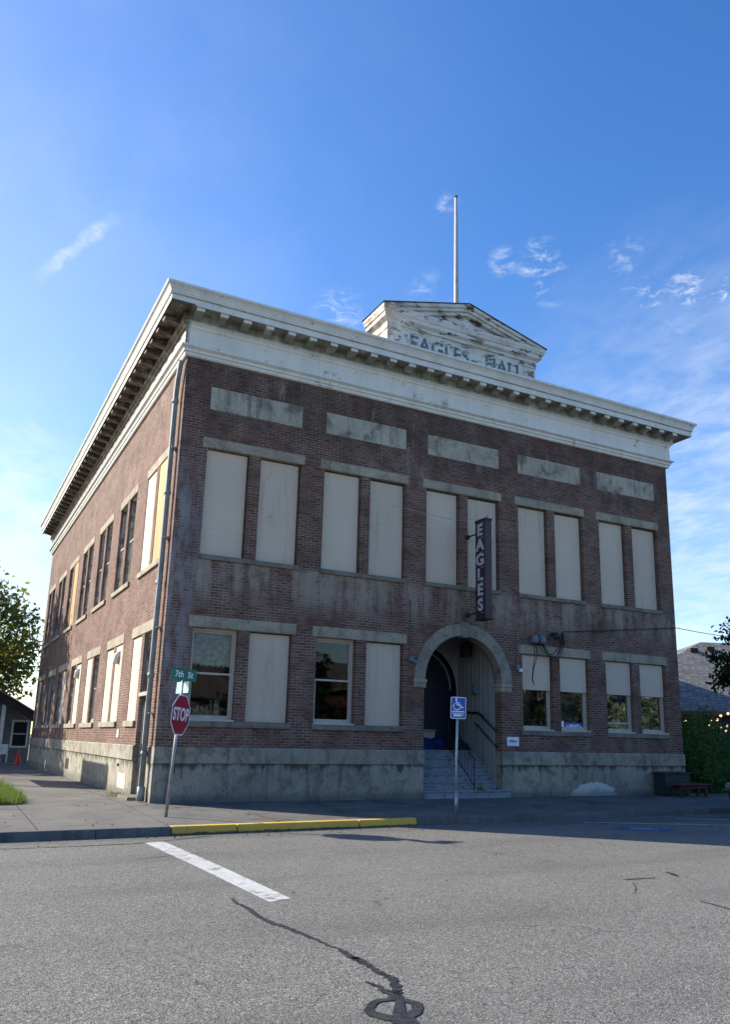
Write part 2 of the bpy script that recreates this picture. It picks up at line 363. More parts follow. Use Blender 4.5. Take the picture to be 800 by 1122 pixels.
def asphalt_mat():
    m,nt,b=newmat('worn_asphalt'); n=N(nt); p,g=pos(n)
    big=n.noise(p,.22,6,.6); mid=n.noise(p,1.6,5,.65); 
    vor=n('ShaderNodeTexVoronoi'); vor.inputs['Scale'].default_value=135; n.l(p,vor.inputs['Vector'])
    vor2=n('ShaderNodeTexVoronoi'); vor2.inputs['Scale'].default_value=70; n.l(p,vor2.inputs['Vector'])
    sep=n('ShaderNodeSeparateColor'); n.l(vor.outputs['Color'],sep.inputs[0])
    sep2=n('ShaderNodeSeparateColor'); n.l(vor2.outputs['Color'],sep2.inputs[0])
    base=n.mix(n.rng(big,.3,.7),(.130,.127,.110),(.168,.163,.142))
    base=n.mix(n.rng(mid,.35,.7,0,.4),base,(.112,.110,.098))
    st=n.rng(sep.outputs[0],.0,1.0); col=n.mix(n.rng(st,.6,1,0,.62),base,(.33,.32,.29))
    col=n.mix(n.rng(st,.33,.0,0,.68),col,(.040,.040,.038))
    col=n.mix(n.rng(sep2.outputs[1],.88,.94,0,.55),col,(.40,.39,.36))
    col=n.mix(n.rng(sep2.outputs[2],.90,.95,0,.7),col,(.026,.026,.026))
    s=n('ShaderNodeSeparateXYZ'); n.l(p,s.inputs[0])
    # tyre-darkened lanes running along the street, oily middle, dusty gutter
    wob=n.math('MULTIPLY_ADD',n.noise(n.mapv(p,(.12,.12,.12)),1,3),1.6,-.8); yy=n.math('ADD',s.outputs[1],wob)
    lane=n.math('SINE',n.math('MULTIPLY',yy,2.6)); lk=n.math('MULTIPLY',n.rng(lane,.1,.9),n.rng(n.noise(n.mapv(p,(.25,.8,1)),1,5,.65),.38,.62))
    col=n.mix(n.math('MULTIPLY',lk,.30),col,(.078,.076,.070))
    gut=n.math('MULTIPLY',n.rng(s.outputs[1],-5.2,-4.3),n.rng(n.noise(n.mapv(p,(.7,2.5,1)),1.2,6,.7),.36,.62)); col=n.mix(n.math('MULTIPLY',gut,.45),col,(.075,.072,.064))
    ap=n.noise(p,.42,6,.72); col=n.mix(n.rng(ap,.60,.72,0,.30),col,(.19,.185,.165))
    spot=n.noise(p,2.3,5,.6); col=n.mix(n.rng(spot,.70,.78,0,.45),col,(.055,.054,.050))
    # hairline cracks
    wv=n('ShaderNodeVectorMath',operation='ADD'); n.l(p,wv.inputs[0]); nn=n('ShaderNodeTexNoise'); nn.inputs['Scale'].default_value=1.1; nn.inputs['Detail'].default_value=6; n.l(p,nn.inputs['Vector'])
    sc_=n('ShaderNodeVectorMath',operation='SCALE'); sc_.inputs[3].default_value=1.6; n.l(nn.outputs['Color'],sc_.inputs[0]); n.l(sc_.outputs[0],wv.inputs[1])
    ve=n('ShaderNodeTexVoronoi',feature='DISTANCE_TO_EDGE'); ve.inputs['Scale'].default_value=.22; n.l(wv.outputs[0],ve.inputs['Vector'])
    col=n.mix(n.math('MULTIPLY',n.rng(ve.outputs['Distance'],.0035,.0010),n.rng(n.noise(p,.33,3),.50,.58,0,.65)),col,(.035,.034,.032))
    n.l(col,b.inputs['Base Color']); b.inputs['Roughness'].default_value=.82; b.inputs['Specular IOR Level'].default_value=.25
    h=n.math('ADD',n.math('MULTIPLY',vor.outputs['Distance'],-.9),n.math('MULTIPLY',n.noise(p,140,3),.5))
    n.l(n.bump(h,.55,.010),b.inputs['Normal']); return m
MAT['asphalt']=asphalt_mat()
def sidewalk_mat():
    m,nt,b=newmat('pavement_concrete'); n=N(nt); p,g=pos(n)
    f=n.noise(p,.8,6,.65); f2=n.noise(p,7,5,.7); f3=n.noise(p,60,3,.7)
    col=n.mix(n.rng(f,.3,.7),(.165,.158,.14),(.11,.105,.095)); col=n.mix(n.rng(f2,.5,.72,0,.45),col,(.07,.068,.062))
    col=n.mix(.3,col,n.mix(n.rng(f3,.2,.8),(0,0,0),(1,1,1)),'OVERLAY')
    br=n('ShaderNodeTexBrick'); br.offset=0; n.l(n.mapv(p,(1,1,1),(.55,.36,0)),br.inputs['Vector'])
    for k,v in (('Scale',1),('Mortar Size',.013),('Mortar Smooth',.3),('Brick Width',2.05),('Row Height',1.95)): br.inputs[k].default_value=v
    sp=n.rng(n.noise(p,.9,3),.35,.55,.55,1)
    col=n.mix(n.math('MULTIPLY',br.outputs['Fac'],sp),col,(.035,.034,.03))
    # a wandering crack
    ms=n('ShaderNodeTexVoronoi',feature='DISTANCE_TO_EDGE'); ms.inputs['Scale'].default_value=.42
    wv=n('ShaderNodeVectorMath',operation='ADD'); n.l(p,wv.inputs[0]); nn=n('ShaderNodeTexNoise'); nn.inputs['Scale'].default_value=1.4; nn.inputs['Detail'].default_value=5; n.l(p,nn.inputs['Vector'])
    sc_=n('ShaderNodeVectorMath',operation='SCALE'); sc_.inputs[3].default_value=1.1; n.l(nn.outputs['Color'],sc_.inputs[0]); n.l(sc_.outputs[0],wv.inputs[1]); n.l(wv.outputs[0],ms.inputs['Vector'])
    col=n.mix(n.math('MULTIPLY',n.rng(ms.outputs['Distance'],.014,.004),n.rng(f,.46,.54,0,.8)),col,(.03,.03,.027))
    n.l(col,b.inputs['Base Color']); b.inputs['Roughness'].default_value=.88; b.inputs['Specular IOR Level'].default_value=.2
    n.l(n.bump(n.math('ADD',n.math('ADD',f3,f2),n.math('MULTIPLY',br.outputs['Fac'],-1)),.35,.01),b.inputs['Normal']); return m
MAT['sidewalk']=sidewalk_mat()
MAT['soil']=M('lawn_soil',(.055,.07,.028),(.08,.07,.045),2,.95,.4)
MAT['paintline']=paint_mat('road_line_paint',(.52,.52,.50),(.17,.168,.155),.85,.50,.64,scale=7,streak=(1,1,1))
MAT['oldline']=paint_mat('worn_line_paint',(.55,.56,.58),(.10,.10,.10),.9,.50,.62,scale=7,streak=(1,1,1))
MAT['blueline']=paint_mat('worn_blue_paint',(.03,.09,.26),(.06,.06,.065),.9,.50,.62,scale=7,streak=(1,1,1))
MAT['tar']=M('crack_sealant',(.020,.020,.021),(.045,.045,.045),16,.45,.6,.5)
MAT['crack_and_shadow']=M('thin_crack_and_shadow',(.035,.035,.035),(.06,.06,.058),6,.8,.2)
def shingle_mat():
    m,nt,b=newmat('roof_shingles'); n=N(nt); p,g=pos(n)
    s=n('ShaderNodeSeparateXYZ'); n.l(p,s.inputs[0]); c=n('ShaderNodeCombineXYZ'); n.l(s.outputs[0],c.inputs[0]); n.l(n.math('MULTIPLY',s.outputs[2],1.6),c.inputs[1])
    br=n('ShaderNodeTexBrick'); n.l(c.outputs[0],br.inputs['Vector'])
    for k,v in (('Scale',1),('Mortar Size',.014),('Brick Width',.32),('Row Height',.16)): br.inputs[k].default_value=v
    br.inputs['Color1'].default_value=(.13,.125,.11,1);br.inputs['Color2'].default_value=(.21,.20,.175,1);br.inputs['Mortar'].default_value=(.05,.05,.05,1)
    f=n.noise(p,7,4,.7); col=n.mix(.5,br.outputs['Color'],n.mix(n.rng(f,.3,.7),(0,0,0),(1,1,1)),'OVERLAY')
    n.l(col,b.inputs['Base Color']); b.inputs['Roughness'].default_value=.9; n.l(n.bump(br.outputs['Fac'],-.5,.02),b.inputs['Normal']); return m
MAT['shingle']=shingle_mat()
def emis(name,c,st):
    m,nt,b=newmat(name); b.inputs['Base Color'].default_value=c+(1,); b.inputs['Emission Color'].default_value=c+(1,); b.inputs['Emission Strength'].default_value=st; return m
MAT['bulb']=emis('warm_bulb',(1,.78,.48),.7)
def worn_letter():
    m,nt,b=newmat('worn_letter_paint'); n=N(nt); p,g=pos(n)
    f=n.noise(p,6.5,6,.75); col=n.mix(n.rng(f,.50,.60,0,.92),(.09,.12,.145),(.55,.54,.48))
    n.l(col,b.inputs['Base Color']); b.inputs['Roughness'].default_value=.7; return m
MAT['wornletter']=worn_letter()
MAT['wornwhite']=paint_mat('worn_white_letters',(.44,.46,.48),(.10,.05,.07),.9,.56,.64,scale=9,streak=(1,1,1))
MAT['flagpole']=paint_mat('flagpole_paint',(.46,.43,.39),(.24,.20,.17),.7,.52,.66)

MAT['conduit']=M('brick_coloured_conduit',(.13,.10,.09),(.10,.075,.065),4,.6,.05)
# ------------------------------------------------------------------ camera
cx,cy,cz=-4.22867934,-18.3665805,1.55
yaw,pit,rol=0.490660117,0.2374827,0.020574623
FPX,PPX,PPY=895.288532,424.175543,593.549246
fw=Vector((math.sin(yaw)*math.cos(pit),math.cos(yaw)*math.cos(pit),math.sin(pit)))
r0=Vector((math.cos(yaw),-math.sin(yaw),0)); u0=r0.cross(fw)
rv=r0*math.cos(rol)+u0*math.sin(rol); uv=-r0*math.sin(rol)+u0*math.cos(rol)
cam=bpy.data.cameras.new('camera'); co=bpy.data.objects.new('camera',cam); COL.objects.link(co)
co.matrix_world=Matrix(((rv.x,uv.x,-fw.x,cx),(rv.y,uv.y,-fw.y,cy),(rv.z,uv.z,-fw.z,cz),(0,0,0,1)))
cam.sensor_fit='HORIZONTAL'; cam.sensor_width=36; cam.lens=36*FPX/800
cam.shift_x=-(PPX-400)/800; cam.shift_y=(PPY-561)/800
cam.clip_end=5000; cam.clip_start=.05
sc.camera=co

# ------------------------------------------------------------------ light and sky
SUN_EL=R(28); A=R(47.5)          # A measured from -X towards +Y
sd=Vector((-math.cos(SUN_EL)*math.cos(A),math.cos(SUN_EL)*math.sin(A),math.sin(SUN_EL)))
sun=bpy.data.lights.new('sun','SUN'); so=bpy.data.objects.new('sun',sun); COL.objects.link(so)
sun.energy=SUN_STRENGTH=4.0; sun.angle=R(.5); sun.color=(1,.92,.80)
so.rotation_euler=sd.to_track_quat('Z','Y').to_euler(); so.location=(-20,20,30)
w=bpy.data.worlds.new('World'); sc.world=w; w.use_nodes=True; nt=w.node_tree; n=N(nt)
bg=nt.nodes['Background']; 
sky=n('ShaderNodeTexSky',sky_type='NISHITA'); sky.sun_disc=False; sky.sun_elevation=SUN_EL
sky.sun_rotation=math.atan2(sd.x,sd.y)%(2*math.pi); sky.altitude=0; sky.air_density=1.0; sky.dust_density=.6; sky.ozone_density=2.0
tc=n('ShaderNodeTexCoord'); D=tc.outputs['Generated']
s=n('ShaderNodeSeparateXYZ'); n.l(D,s.inputs[0])
zc=n.math('MAXIMUM',s.outputs[2],.03)
pv=n('ShaderNodeCombineXYZ'); n.l(n.math('DIVIDE',s.outputs[0],n.math('ADD',zc,.12)),pv.inputs[0]); n.l(n.math('DIVIDE',s.outputs[1],n.math('ADD',zc,.12)),pv.inputs[1])
P=pv.outputs[0]
def pix(u,v):
    d=fw+rv*((u-PPX)/FPX)-uv*((v-PPY)/FPX); return d.normalized()
def blob(u,v,rad,soft=.5):
    d=pix(u,v); dn=n('ShaderNodeVectorMath',operation='DISTANCE'); n.l(D,dn.inputs[0]); dn.inputs[1].default_value=d
    return n.rng(dn.outputs['Value'],rad,rad*soft*.4)
def mx(*a):
    o=a[0]
    for b in a[1:]: o=n.math('MAXIMUM',o,b)
    return o
f1=n.noise(P,2.4,9,.62,.6); f2=n.math('MULTIPLY_ADD',n.noise(n.mapv(P,(16,9,1)),1.0,6,.6,.3),.5,n.math('MULTIPLY',n.noise(n.mapv(P,(3,3,1)),1.3,6,.6,.4),.5)); f3=n.noise(n.mapv(D,(14,14,30)),1.0,7,.62,.4)
# broad thin veil low on the right, thicker low on the left
veilR=n.math('MULTIPLY',mx(n.math('MULTIPLY',blob(840,590,.42),.80),n.math('MULTIPLY',blob(690,450,.14),.35)),n.rng(f2,.34,.70,.12,.62))
low=n.math('MULTIPLY',n.rng(s.outputs[2],.46,.08),n.rng(f1,.34,.66,.05,.45))
veilL=n.math('MULTIPLY',mx(blob(0,600,.20),n.math('MULTIPLY',blob(10,490,.09),.55)),n.rng(f3,.34,.66,.15,.55))
f4=n.noise(n.mapv(D,(44,44,95)),1.0,8,.66,.5)
puffs=n.math('MULTIPLY',mx(blob(592,288,.034),n.math('MULTIPLY',blob(604,312,.032),.85),n.math('MULTIPLY',blob(552,287,.022),.6),n.math('MULTIPLY',blob(757,292,.036),.85),n.math('MULTIPLY',blob(765,328,.055),.85),n.math('MULTIPLY',blob(715,328,.03),.6),n.math('MULTIPLY',blob(490,226,.018),.6),n.math('MULTIPLY',blob(372,345,.04),.65),n.math('MULTIPLY',blob(470,322,.035),.4),n.math('MULTIPLY',blob(800,330,.03),.9),n.math('MULTIPLY',blob(690,290,.05),.35)),n.rng(n.math('ADD',n.math('MULTIPLY',f3,.45),n.math('MULTIPLY',f4,.55)),.46,.66,0,.85))
haze_l=n.math('MULTIPLY',mx(blob(-150,250,.75,.2),n.math('MULTIPLY',blob(-60,180,.35),.8)),n.rng(n.noise(D,5,6,.6),.3,.7,.05,.16))
# one slanting wisp high on the left
a,b_=pix(40,305),pix(128,236); ax=(b_-a).normalized(); mid=(a+b_)/2; nrm=ax.cross(mid).normalized()
dt=n('ShaderNodeVectorMath',operation='DOT_PRODUCT'); n.l(D,dt.inputs[0]); dt.inputs[1].default_value=nrm
dl=n('ShaderNodeVectorMath',operation='DOT_PRODUCT'); n.l(D,dl.inputs[0]); dl.inputs[1].default_value=ax
off=n.math('SUBTRACT',dl.outputs['Value'],mid.dot(ax))
wob=n.math('MULTIPLY_ADD',n.noise(n.mapv(D,(30,30,30)),1,5),.02,-.01)
wisp=n.math('MULTIPLY',n.rng(n.math('ABSOLUTE',n.math('ADD',dt.outputs['Value'],wob)),.010,.001),n.rng(n.math('ABSOLUTE',off),.065,.02))
wisp=n.math('MULTIPLY',n.math('MULTIPLY',wisp,.38),n.rng(n.noise(n.mapv(D,(40,40,40)),1,6,.7),.35,.65,.2,1))
wisp=n.math('MULTIPLY',wisp,n.rng(s.outputs[1],0,.1))
clouds=n.math('MINIMUM',n.math('ADD',mx(veilR,veilL,puffs,wisp,low),haze_l),.95)
hs=n('ShaderNodeHueSaturation'); hs.inputs['Saturation'].default_value=1.32; hs.inputs['Value'].default_value=1.0; hs.inputs['Hue'].default_value=.5095
n.l(sky.outputs[0],hs.inputs['Color'])
col=n.mix(clouds,hs.outputs[0],(4.0,4.25,4.5))
n.l(col,bg.inputs['Color']); bg.inputs['Strength'].default_value=.105
sc.view_settings.view_transform='Standard'; sc.view_settings.look='None'; sc.view_settings.exposure=1.32; sc.view_settings.gamma=1; sc.view_settings.use_curve_mapping=False

# ------------------------------------------------------------------ ground, road, pavement
def gh(x,y): return .14+.0175*y if y<0 else .14-.0054*y
def sheet(name,mat,x0,x1,y0,y1,z=None,nx=1,ny=1,fn=None):
    m=MB()
    vs=[];fs=[]
    for j in range(ny+1):
        for i in range(nx+1):
            x=x0+(x1-x0)*i/nx; y=y0+(y1-y0)*j/ny; vs.append((x,y,fn(x,y) if fn else z))
    for j in range(ny):
        for i in range(nx):
            a=j*(nx+1)+i; fs.append((a,a+1,a+nx+2,a+nx+1))
    m.add(vs,fs); return struct(m.build(name,mat))
sheet('ground',MAT['soil'],-900,900,-900,900,-.2)
sheet('road',MAT['asphalt'],-400,400,-26,-1.2,-.06)
sheet('side_street',MAT['asphalt'],-14,-6.0,-4.0,200,-.061)
sheet('far_pavement',MAT['sidewalk'],-60,80,-31,-26,.06)
# pavement in front and beside the hall
KR=math.tan(R(2.0))
def ky(x,y=0): return -4.06+KR*(x+.55)+y
m=MB(); NX=22; vs=[];fs=[]
for i in range(NX+1):
    x=-5.85+65.85*i/NX
    for j in range(7):
        yf=min(ky(x,.10),-.3); y=yf*(1-j/6); vs.append((x,y,.14-.07*(1-j/6)))
for i in range(NX):
    for j in range(6): a=i*7+j; fs.append((a,a+7,a+8,a+1))
m.add(vs,fs); struct(m.build('pavement',MAT['sidewalk']))
sheet('side_pavement',MAT['sidewalk'],-5.85,0.0,0.0,60,fn=gh,nx=1,ny=6)
sheet('yard',MAT['soil'],16.0,120,0.0,120,.135)
# kerb (a real step), its yellow run is a painted stretch
def kerb(name,mat,x0,x1,g=.006):
    m=MB(); t=.078
    prof=[(-4.16,-.08),(-4.135,t-.03),(-4.11,t-.004),(-4.08,t),(-3.96,t),(-3.96,-.08)]
    m.prism(prof,lambda a,b,d:(d,ky(d,a+4.11),b),x0+g,x1-g); return struct(m.build(name,mat))
kx=[-6,-4.4,-1.76,-.55]
for a,b in zip(kx,kx[1:]): kerb('kerb',MAT['kerb'],a,b)
for a,b in ((-.55,.60),(.60,3.0),(3.0,4.28)): kerb('yellow_kerb',MAT['yellow'],a,b,.012)
for k in range(14): kerb('kerb',MAT['kerb'],4.28+3*k,4.28+3*k+3)
m=MB(); m.box(-6.16,-5.96,-4.1,60,-.1,.075,.02); struct(m.build('side_kerb',MAT['kerb']))
# markings
def flat(name,mat,poly,z=-.056):
    m=MB(); m.add([(x,y,z) for x,y in poly],[tuple(range(len(poly)))]); return struct(m.build(name,mat))
flat('road_marking',MAT['paintline'],[(-1.17,-4.93),(-.86,-4.86),(-.79,-7.5),(-.77,-9.95),(-1.04,-10.05),(-1.08,-7.6)])
flat('parking_line',MAT['oldline'],[(8.05,-4.40),(11.9,-6.45),(11.96,-6.36),(8.15,-4.36)])
flat('parking_line',MAT['oldline'],[(10.85,-4.36),(14.7,-6.4),(14.76,-6.31),(10.95,-4.32)])
flat('parking_emblem',MAT['blueline'],[(7.72,-5.60),(8.45,-6.32),(8.98,-6.02),(8.25,-5.32)])
flat('parking_emblem_mark',MAT['oldline'],[(8.08,-5.72),(8.45,-6.09),(8.56,-6.01),(8.19,-5.66)],-.052)
def strip(name,mat,pts,z=-.0555,jit=.38):
    rnd=random.Random(hash(name)%99+len(pts)); P2=[]
    for (x0,y0,w0),(x1,y1,w1) in zip(pts,pts[1:]):
        k=14
        for i in range(k):
            t=i/k; P2.append((x0+(x1-x0)*t+rnd.uniform(-1,1)*.02,y0+(y1-y0)*t,(w0+(w1-w0)*t)*(1+rnd.uniform(-jit,jit))))
    P2.append(pts[-1]); L=[];Rr=[]
    for i,(x,y,wd) in enumerate(P2):
        a=P2[max(0,i-1)];b=P2[min(len(P2)-1,i+1)]; dx,dy=b[0]-a[0],b[1]-a[1]; l=math.hypot(dx,dy) or 1
        L.append((x-dy/l*wd/2,y+dx/l*wd/2,z)); Rr.append((x+dy/l*wd/2,y-dx/l*wd/2,z))
    m=MB(); k=len(P2); m.add(L+Rr,[(i,i+1,k+i+1,k+i) for i in range(k-1)]); return m
PX=lambda u,v,z=-.06:(lambda d:(cx+d.x*(z-cz)/d.z, cy+d.y*(z-cz)/d.z))(fw+rv*((u-PPX)/FPX)-uv*((v-PPY)/FPX))
def crack(name,mat,pp,z=-.0555):
    pts=[]
    for u,v,wd in pp: x,y=PX(u,v); pts.append((x,y,wd))
    return struct(strip(name,mat,pts,z).build(name,mat))
crack('crack_seal',MAT['tar'],[(252,984,.03),(275,998,.055),(290,1008,.05),(318,1018,.05),(340,1027,.035),(372,1040,.03),(385,1048,.065),(395,1052,.06),(412,1064,.045),(428,1071,.06),(435,1085,.07),(432,1094,.10)])
crack('crack_seal',MAT['tar'],[(402,1076,.02),(412,1080,.035),(432,1092,.06)],-.0550)
ex,ey=PX(432,1105)
def ring():
    m=MB(); K=36; o=[];i1=[]
    rnd=random.Random(4)
    for k in range(K):
        a=2*math.pi*k/K; j=1+rnd.uniform(-.06,.06)
        u,v=432+32.5*j*math.cos(a),1106+13*j*math.sin(a); o.append(PX(u,v)+(-.0545,))
        u,v=431+21*j*math.cos(a),1104.5+8*j*math.sin(a); i1.append(PX(u,v)+(-.0545,))
    m.add(o+i1,[(k,(k+1)%K,K+(k+1)%K,K+k) for k in range(K)])
    bar=[PX(u,v)+(-.0540,) for u,v in ((434,1093),(442,1093),(446,1122),(428,1122))]; m.add(bar,[(0,1,2,3)])
    tail=[PX(u,v)+(-.0535,) for u,v in ((430,1117),(452,1114),(462,1124),(440,1126))]; m.add(tail,[(0,1,2,3)])
    return struct(m.build('crack_seal',MAT['tar']))
ring()
crack('road_crack',MAT['crack_and_shadow'],[(685,963.5,.05),(700,962.5,.06),(718,961.5,.03)])
crack('road_crack',MAT['crack_and_shadow'],[(731,955.5,.06),(738,958,.07),(743,960,.03)])
crack('road_crack',MAT['crack_and_shadow'],[(768,987,.03),(782,991,.035),(801,996,.03)])
crack('road_crack',MAT['crack_and_shadow'],[(694,966,.012),(697,975,.012),(694,980,.008)])
crack('road_crack',MAT['crack_and_shadow'],[(484,922,.012),(500,926,.012),(509,928.5,.01)])  # this strip paints the name plates' cast shadow on the road, no crack
crack('road_crack',MAT['crack_and_shadow'],[(150,941,.02),(220,934,.015),(262,936,.01)])
crack('road_crack',MAT['crack_and_shadow'],[(0,930,.05),(60,928,.04),(150,924,.05),(230,916,.06)])

# ------------------------------------------------------------------ the brick hall
B=thing('brick_building','two storey red brick hall with white bracketed cornice and boarded windows','building',(0,0,0))
W,DEP=16.0,26.2
def FR(s_,d,z): return (s_,d,z)
def SD(s_,d,z): return (d,s_,z)
def sbox(m,fn,s0,s1,d0,d1,z0,z1,bev=0):
    a=fn(s0,d0,z0); b=fn(s1,d1,z1)
    return m.box(a[0],b[0],a[1],b[1],z0,z1,bev)
def wall(name,fn,S,Z0,Z1,ops,depth,mat,arch=None):
    xs=sorted({0,S}|{o[0] for o in ops}|{o[1] for o in ops}); zs=sorted({Z0,Z1}|{o[2] for o in ops}|{o[3] for o in ops})
    # split long spans
    m=MB()
    def inside(x,z): return any(o[0]<x<o[1] and o[2]<z<o[3] for o in ops)
    for a,b in zip(xs,xs[1:]):
        for c,d in zip(zs,zs[1:]):
            if inside((a+b)/2,(c+d)/2): continue
            m.quad(fn(a,0,c),fn(b,0,c),fn(b,0,d),fn(a,0,d))
    for o in ops:
        x0,x1,z0,z1=o[:4]
        if len(o)>4: continue
        m.quad(fn(x0,0,z0),fn(x0,depth,z0),fn(x0,depth,z1),fn(x0,0,z1)); m.quad(fn(x1,0,z0),fn(x1,depth,z0),fn(x1,depth,z1),fn(x1,0,z1))
        m.quad(fn(x0,0,z1),fn(x1,0,z1),fn(x1,depth,z1),fn(x0,depth,z1)); m.quad(fn(x0,0,z0),fn(x1,0,z0),fn(x1,depth,z0),fn(x0,depth,z0))
    if arch:
        ac,ar,asp,ztop,jz=arch; K=28
        P=[(ac-ar*math.cos(math.pi*k/K),asp+ar*math.sin(math.pi*k/K)) for k in range(K+1)]
        for (a,b),(c,d) in zip(P,P[1:]):
            m.quad(fn(a,0,b),fn(c,0,d),fn(c,0,ztop),fn(a,0,ztop))
            m.quad(fn(a,0,b),fn(c,0,d),fn(c,depth,d),fn(a,depth,b))
        for x in (ac-ar,ac+ar): m.quad(fn(x,0,jz),fn(x,depth,jz),fn(x,depth,asp),fn(x,0,asp))
    bm=bmesh.new()
    o=m.build(name,mat,B); 
    bm.from_mesh(o.data); bmesh.ops.remove_doubles(bm,verts=bm.verts,dist=.0005); bm.to_mesh(o.data); bm.free()
    return o
PZ=1.31; TOP=10.6
OW=1.075
UF=[(.66,2.017),(3.728,5.057),(6.781,8.121),(9.872,11.218),(12.955,14.325)]
GF=[(.644,1.987),(3.686,5.059),None,(9.924,11.257),(12.994,14.35)]
UZ=(5.65,8.275); GZ=(1.87,3.965)
ops=[]
for a,b in UF: ops+=[(a,a+OW,*UZ),(b,b+OW,*UZ)]
for g in GF:
    if g: ops+=[(g[0],g[0]+OW,*GZ),(g[1],g[1]+OW,*GZ)]
AC,AR,ASP=7.98,1.225,3.08
ops.append((AC-AR,AC+AR,PZ,4.7,'arch'))
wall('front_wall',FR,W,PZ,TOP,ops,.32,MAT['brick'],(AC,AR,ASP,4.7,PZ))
S0=[.90,4.58,8.26,11.93,15.58,19.15,22.90]     # start of each bay of the side wall
SO=[(s_+.07,s_+.07+1.05,s_+1.40,s_+1.40+1.05) for s_ in S0]
sops=[]
for i,(a,b,c,d) in enumerate(SO):
    sops+=[(a,b,*UZ),(c,d,*UZ)]
    if i>0: sops+=[(a,b,*GZ),(c,d,*GZ)]
DO=(.93,2.0)
sops+=[(DO[0],DO[1],PZ,GZ[1]),(SO[0][2],SO[0][3],*GZ)]
wall('side_wall',SD,DEP,PZ,TOP,sops,.32,MAT['brick'])
m=MB(); m.quad((W,0,.0),(W,DEP,.0),(W,DEP,TOP),(W,0,TOP)); m.build('right_wall',MAT['brick'],B)
m=MB(); m.quad((0,DEP,0),(W,DEP,0),(W,DEP,TOP),(0,DEP,TOP)); m.build('rear_wall',MAT['brick'],B)
m=MB(); m.box(.05,W-.05,.05,DEP-.05,11.9,12.03); m.build('roof',MAT['roof'],B)
# foundation with projecting water table
def found(name,pts_fn,a,b):
    m=MB()
    prof=[(.01,-.25),(-.012,-.25),(-.012,.945),(-.004,.950),(-.004,.957),(-.045,.965),(-.045,1.285),(-.02,1.31),(.32,1.31),(.32,-.25)]
    m.prism(prof,lambda q,z,d:pts_fn(d,q,z),a,b); return m
m=found('foundation',FR,-.012,AC-AR-.0); m.build('foundation',MAT['plinth'],B)
m=found('foundation',FR,AC+AR,W+.012); m.build('foundation',MAT['plinth'],B)
m=found('foundation',SD,.321,DO[0]); m.build('foundation',MAT['plinth'],B)
m=found('foundation',SD,DO[1],DEP); m.build('foundation',MAT['plinth'],B)
# interior: floors and rear of the rooms so that the glass looks into dark rooms
m=MB(); m.box(.33,6.0,.33,25.8,1.15,1.22); m.box(9.6,15.9,.33,25.8,1.15,1.22); m.box(.33,15.9,3.2,25.8,1.16,1.23); m.build('interior_floor',MAT['interior'],B)
m=MB(); m.box(.33,15.9,.33,25.8,4.85,5.0); m.build('interior_floor',MAT['interior'],B)
m=MB(); m.box(3.1,3.2,.33,25.8,1.22,4.85); m.box(3.1,3.2,.33,25.8,5.0,10.6); m.box(3.2,15.9,4.6,4.7,1.22,4.85); m.box(9.55,9.62,.33,4.6,1.22,4.85); m.box(6.2,6.27,.33,4.6,1.22,4.85); m.build('interior_wall',MAT['interior'],B)

# lintels, sills, stone panels
def stone(name,fn,s0,s1,z0,z1,proud,depth=.30,bev=.012,mat='stone'):
    m=MB(); sbox(m,fn,s0,s1,-proud,depth,z0,z1,bev); return m.build(name,MAT[mat],B)
for a,b in UF:
    stone('lintel',FR,a-.11,b+OW+.08,8.27,8.51,.012)
    stone('sill',FR,a-.03,b+OW+.03,5.54,5.655,.05,mat='sill')
for g in GF:
    if g:
        stone('lintel',FR,g[0]-.11,g[1]+OW+.08,3.96,4.22,.014)
        stone('sill',FR,g[0]-.05,g[1]+OW+.04,1.745,1.875,.05,mat='sill')
for a,b in ((.651,3.055),(3.727,6.11),(6.809,9.20),(9.89,12.275),(12.956,15.377)): stone('stone_panel',FR,a,b,9.24,9.82,.006,.1,.004,'panel')
for i,s_ in enumerate(S0):
    stone('lintel',SD,s_-.02,s_+2.53,8.27,8.51,.014); stone('sill',SD,s_+.0,s_+2.50,5.52,5.655,.06)
    if i==0:
        stone('lintel',SD,s_-.03,s_+2.6,3.96,4.22,.016); stone('sill',SD,SO[0][2]-.1,SO[0][3]+.1,1.735,1.875,.06)
    else:
        stone('lintel',SD,s_-.02,s_+2.53,3.96,4.22,.016)
        stone('sill',SD,SO[i][0]-.06,SO[i][3]+.06,1.735,1.875,.06)

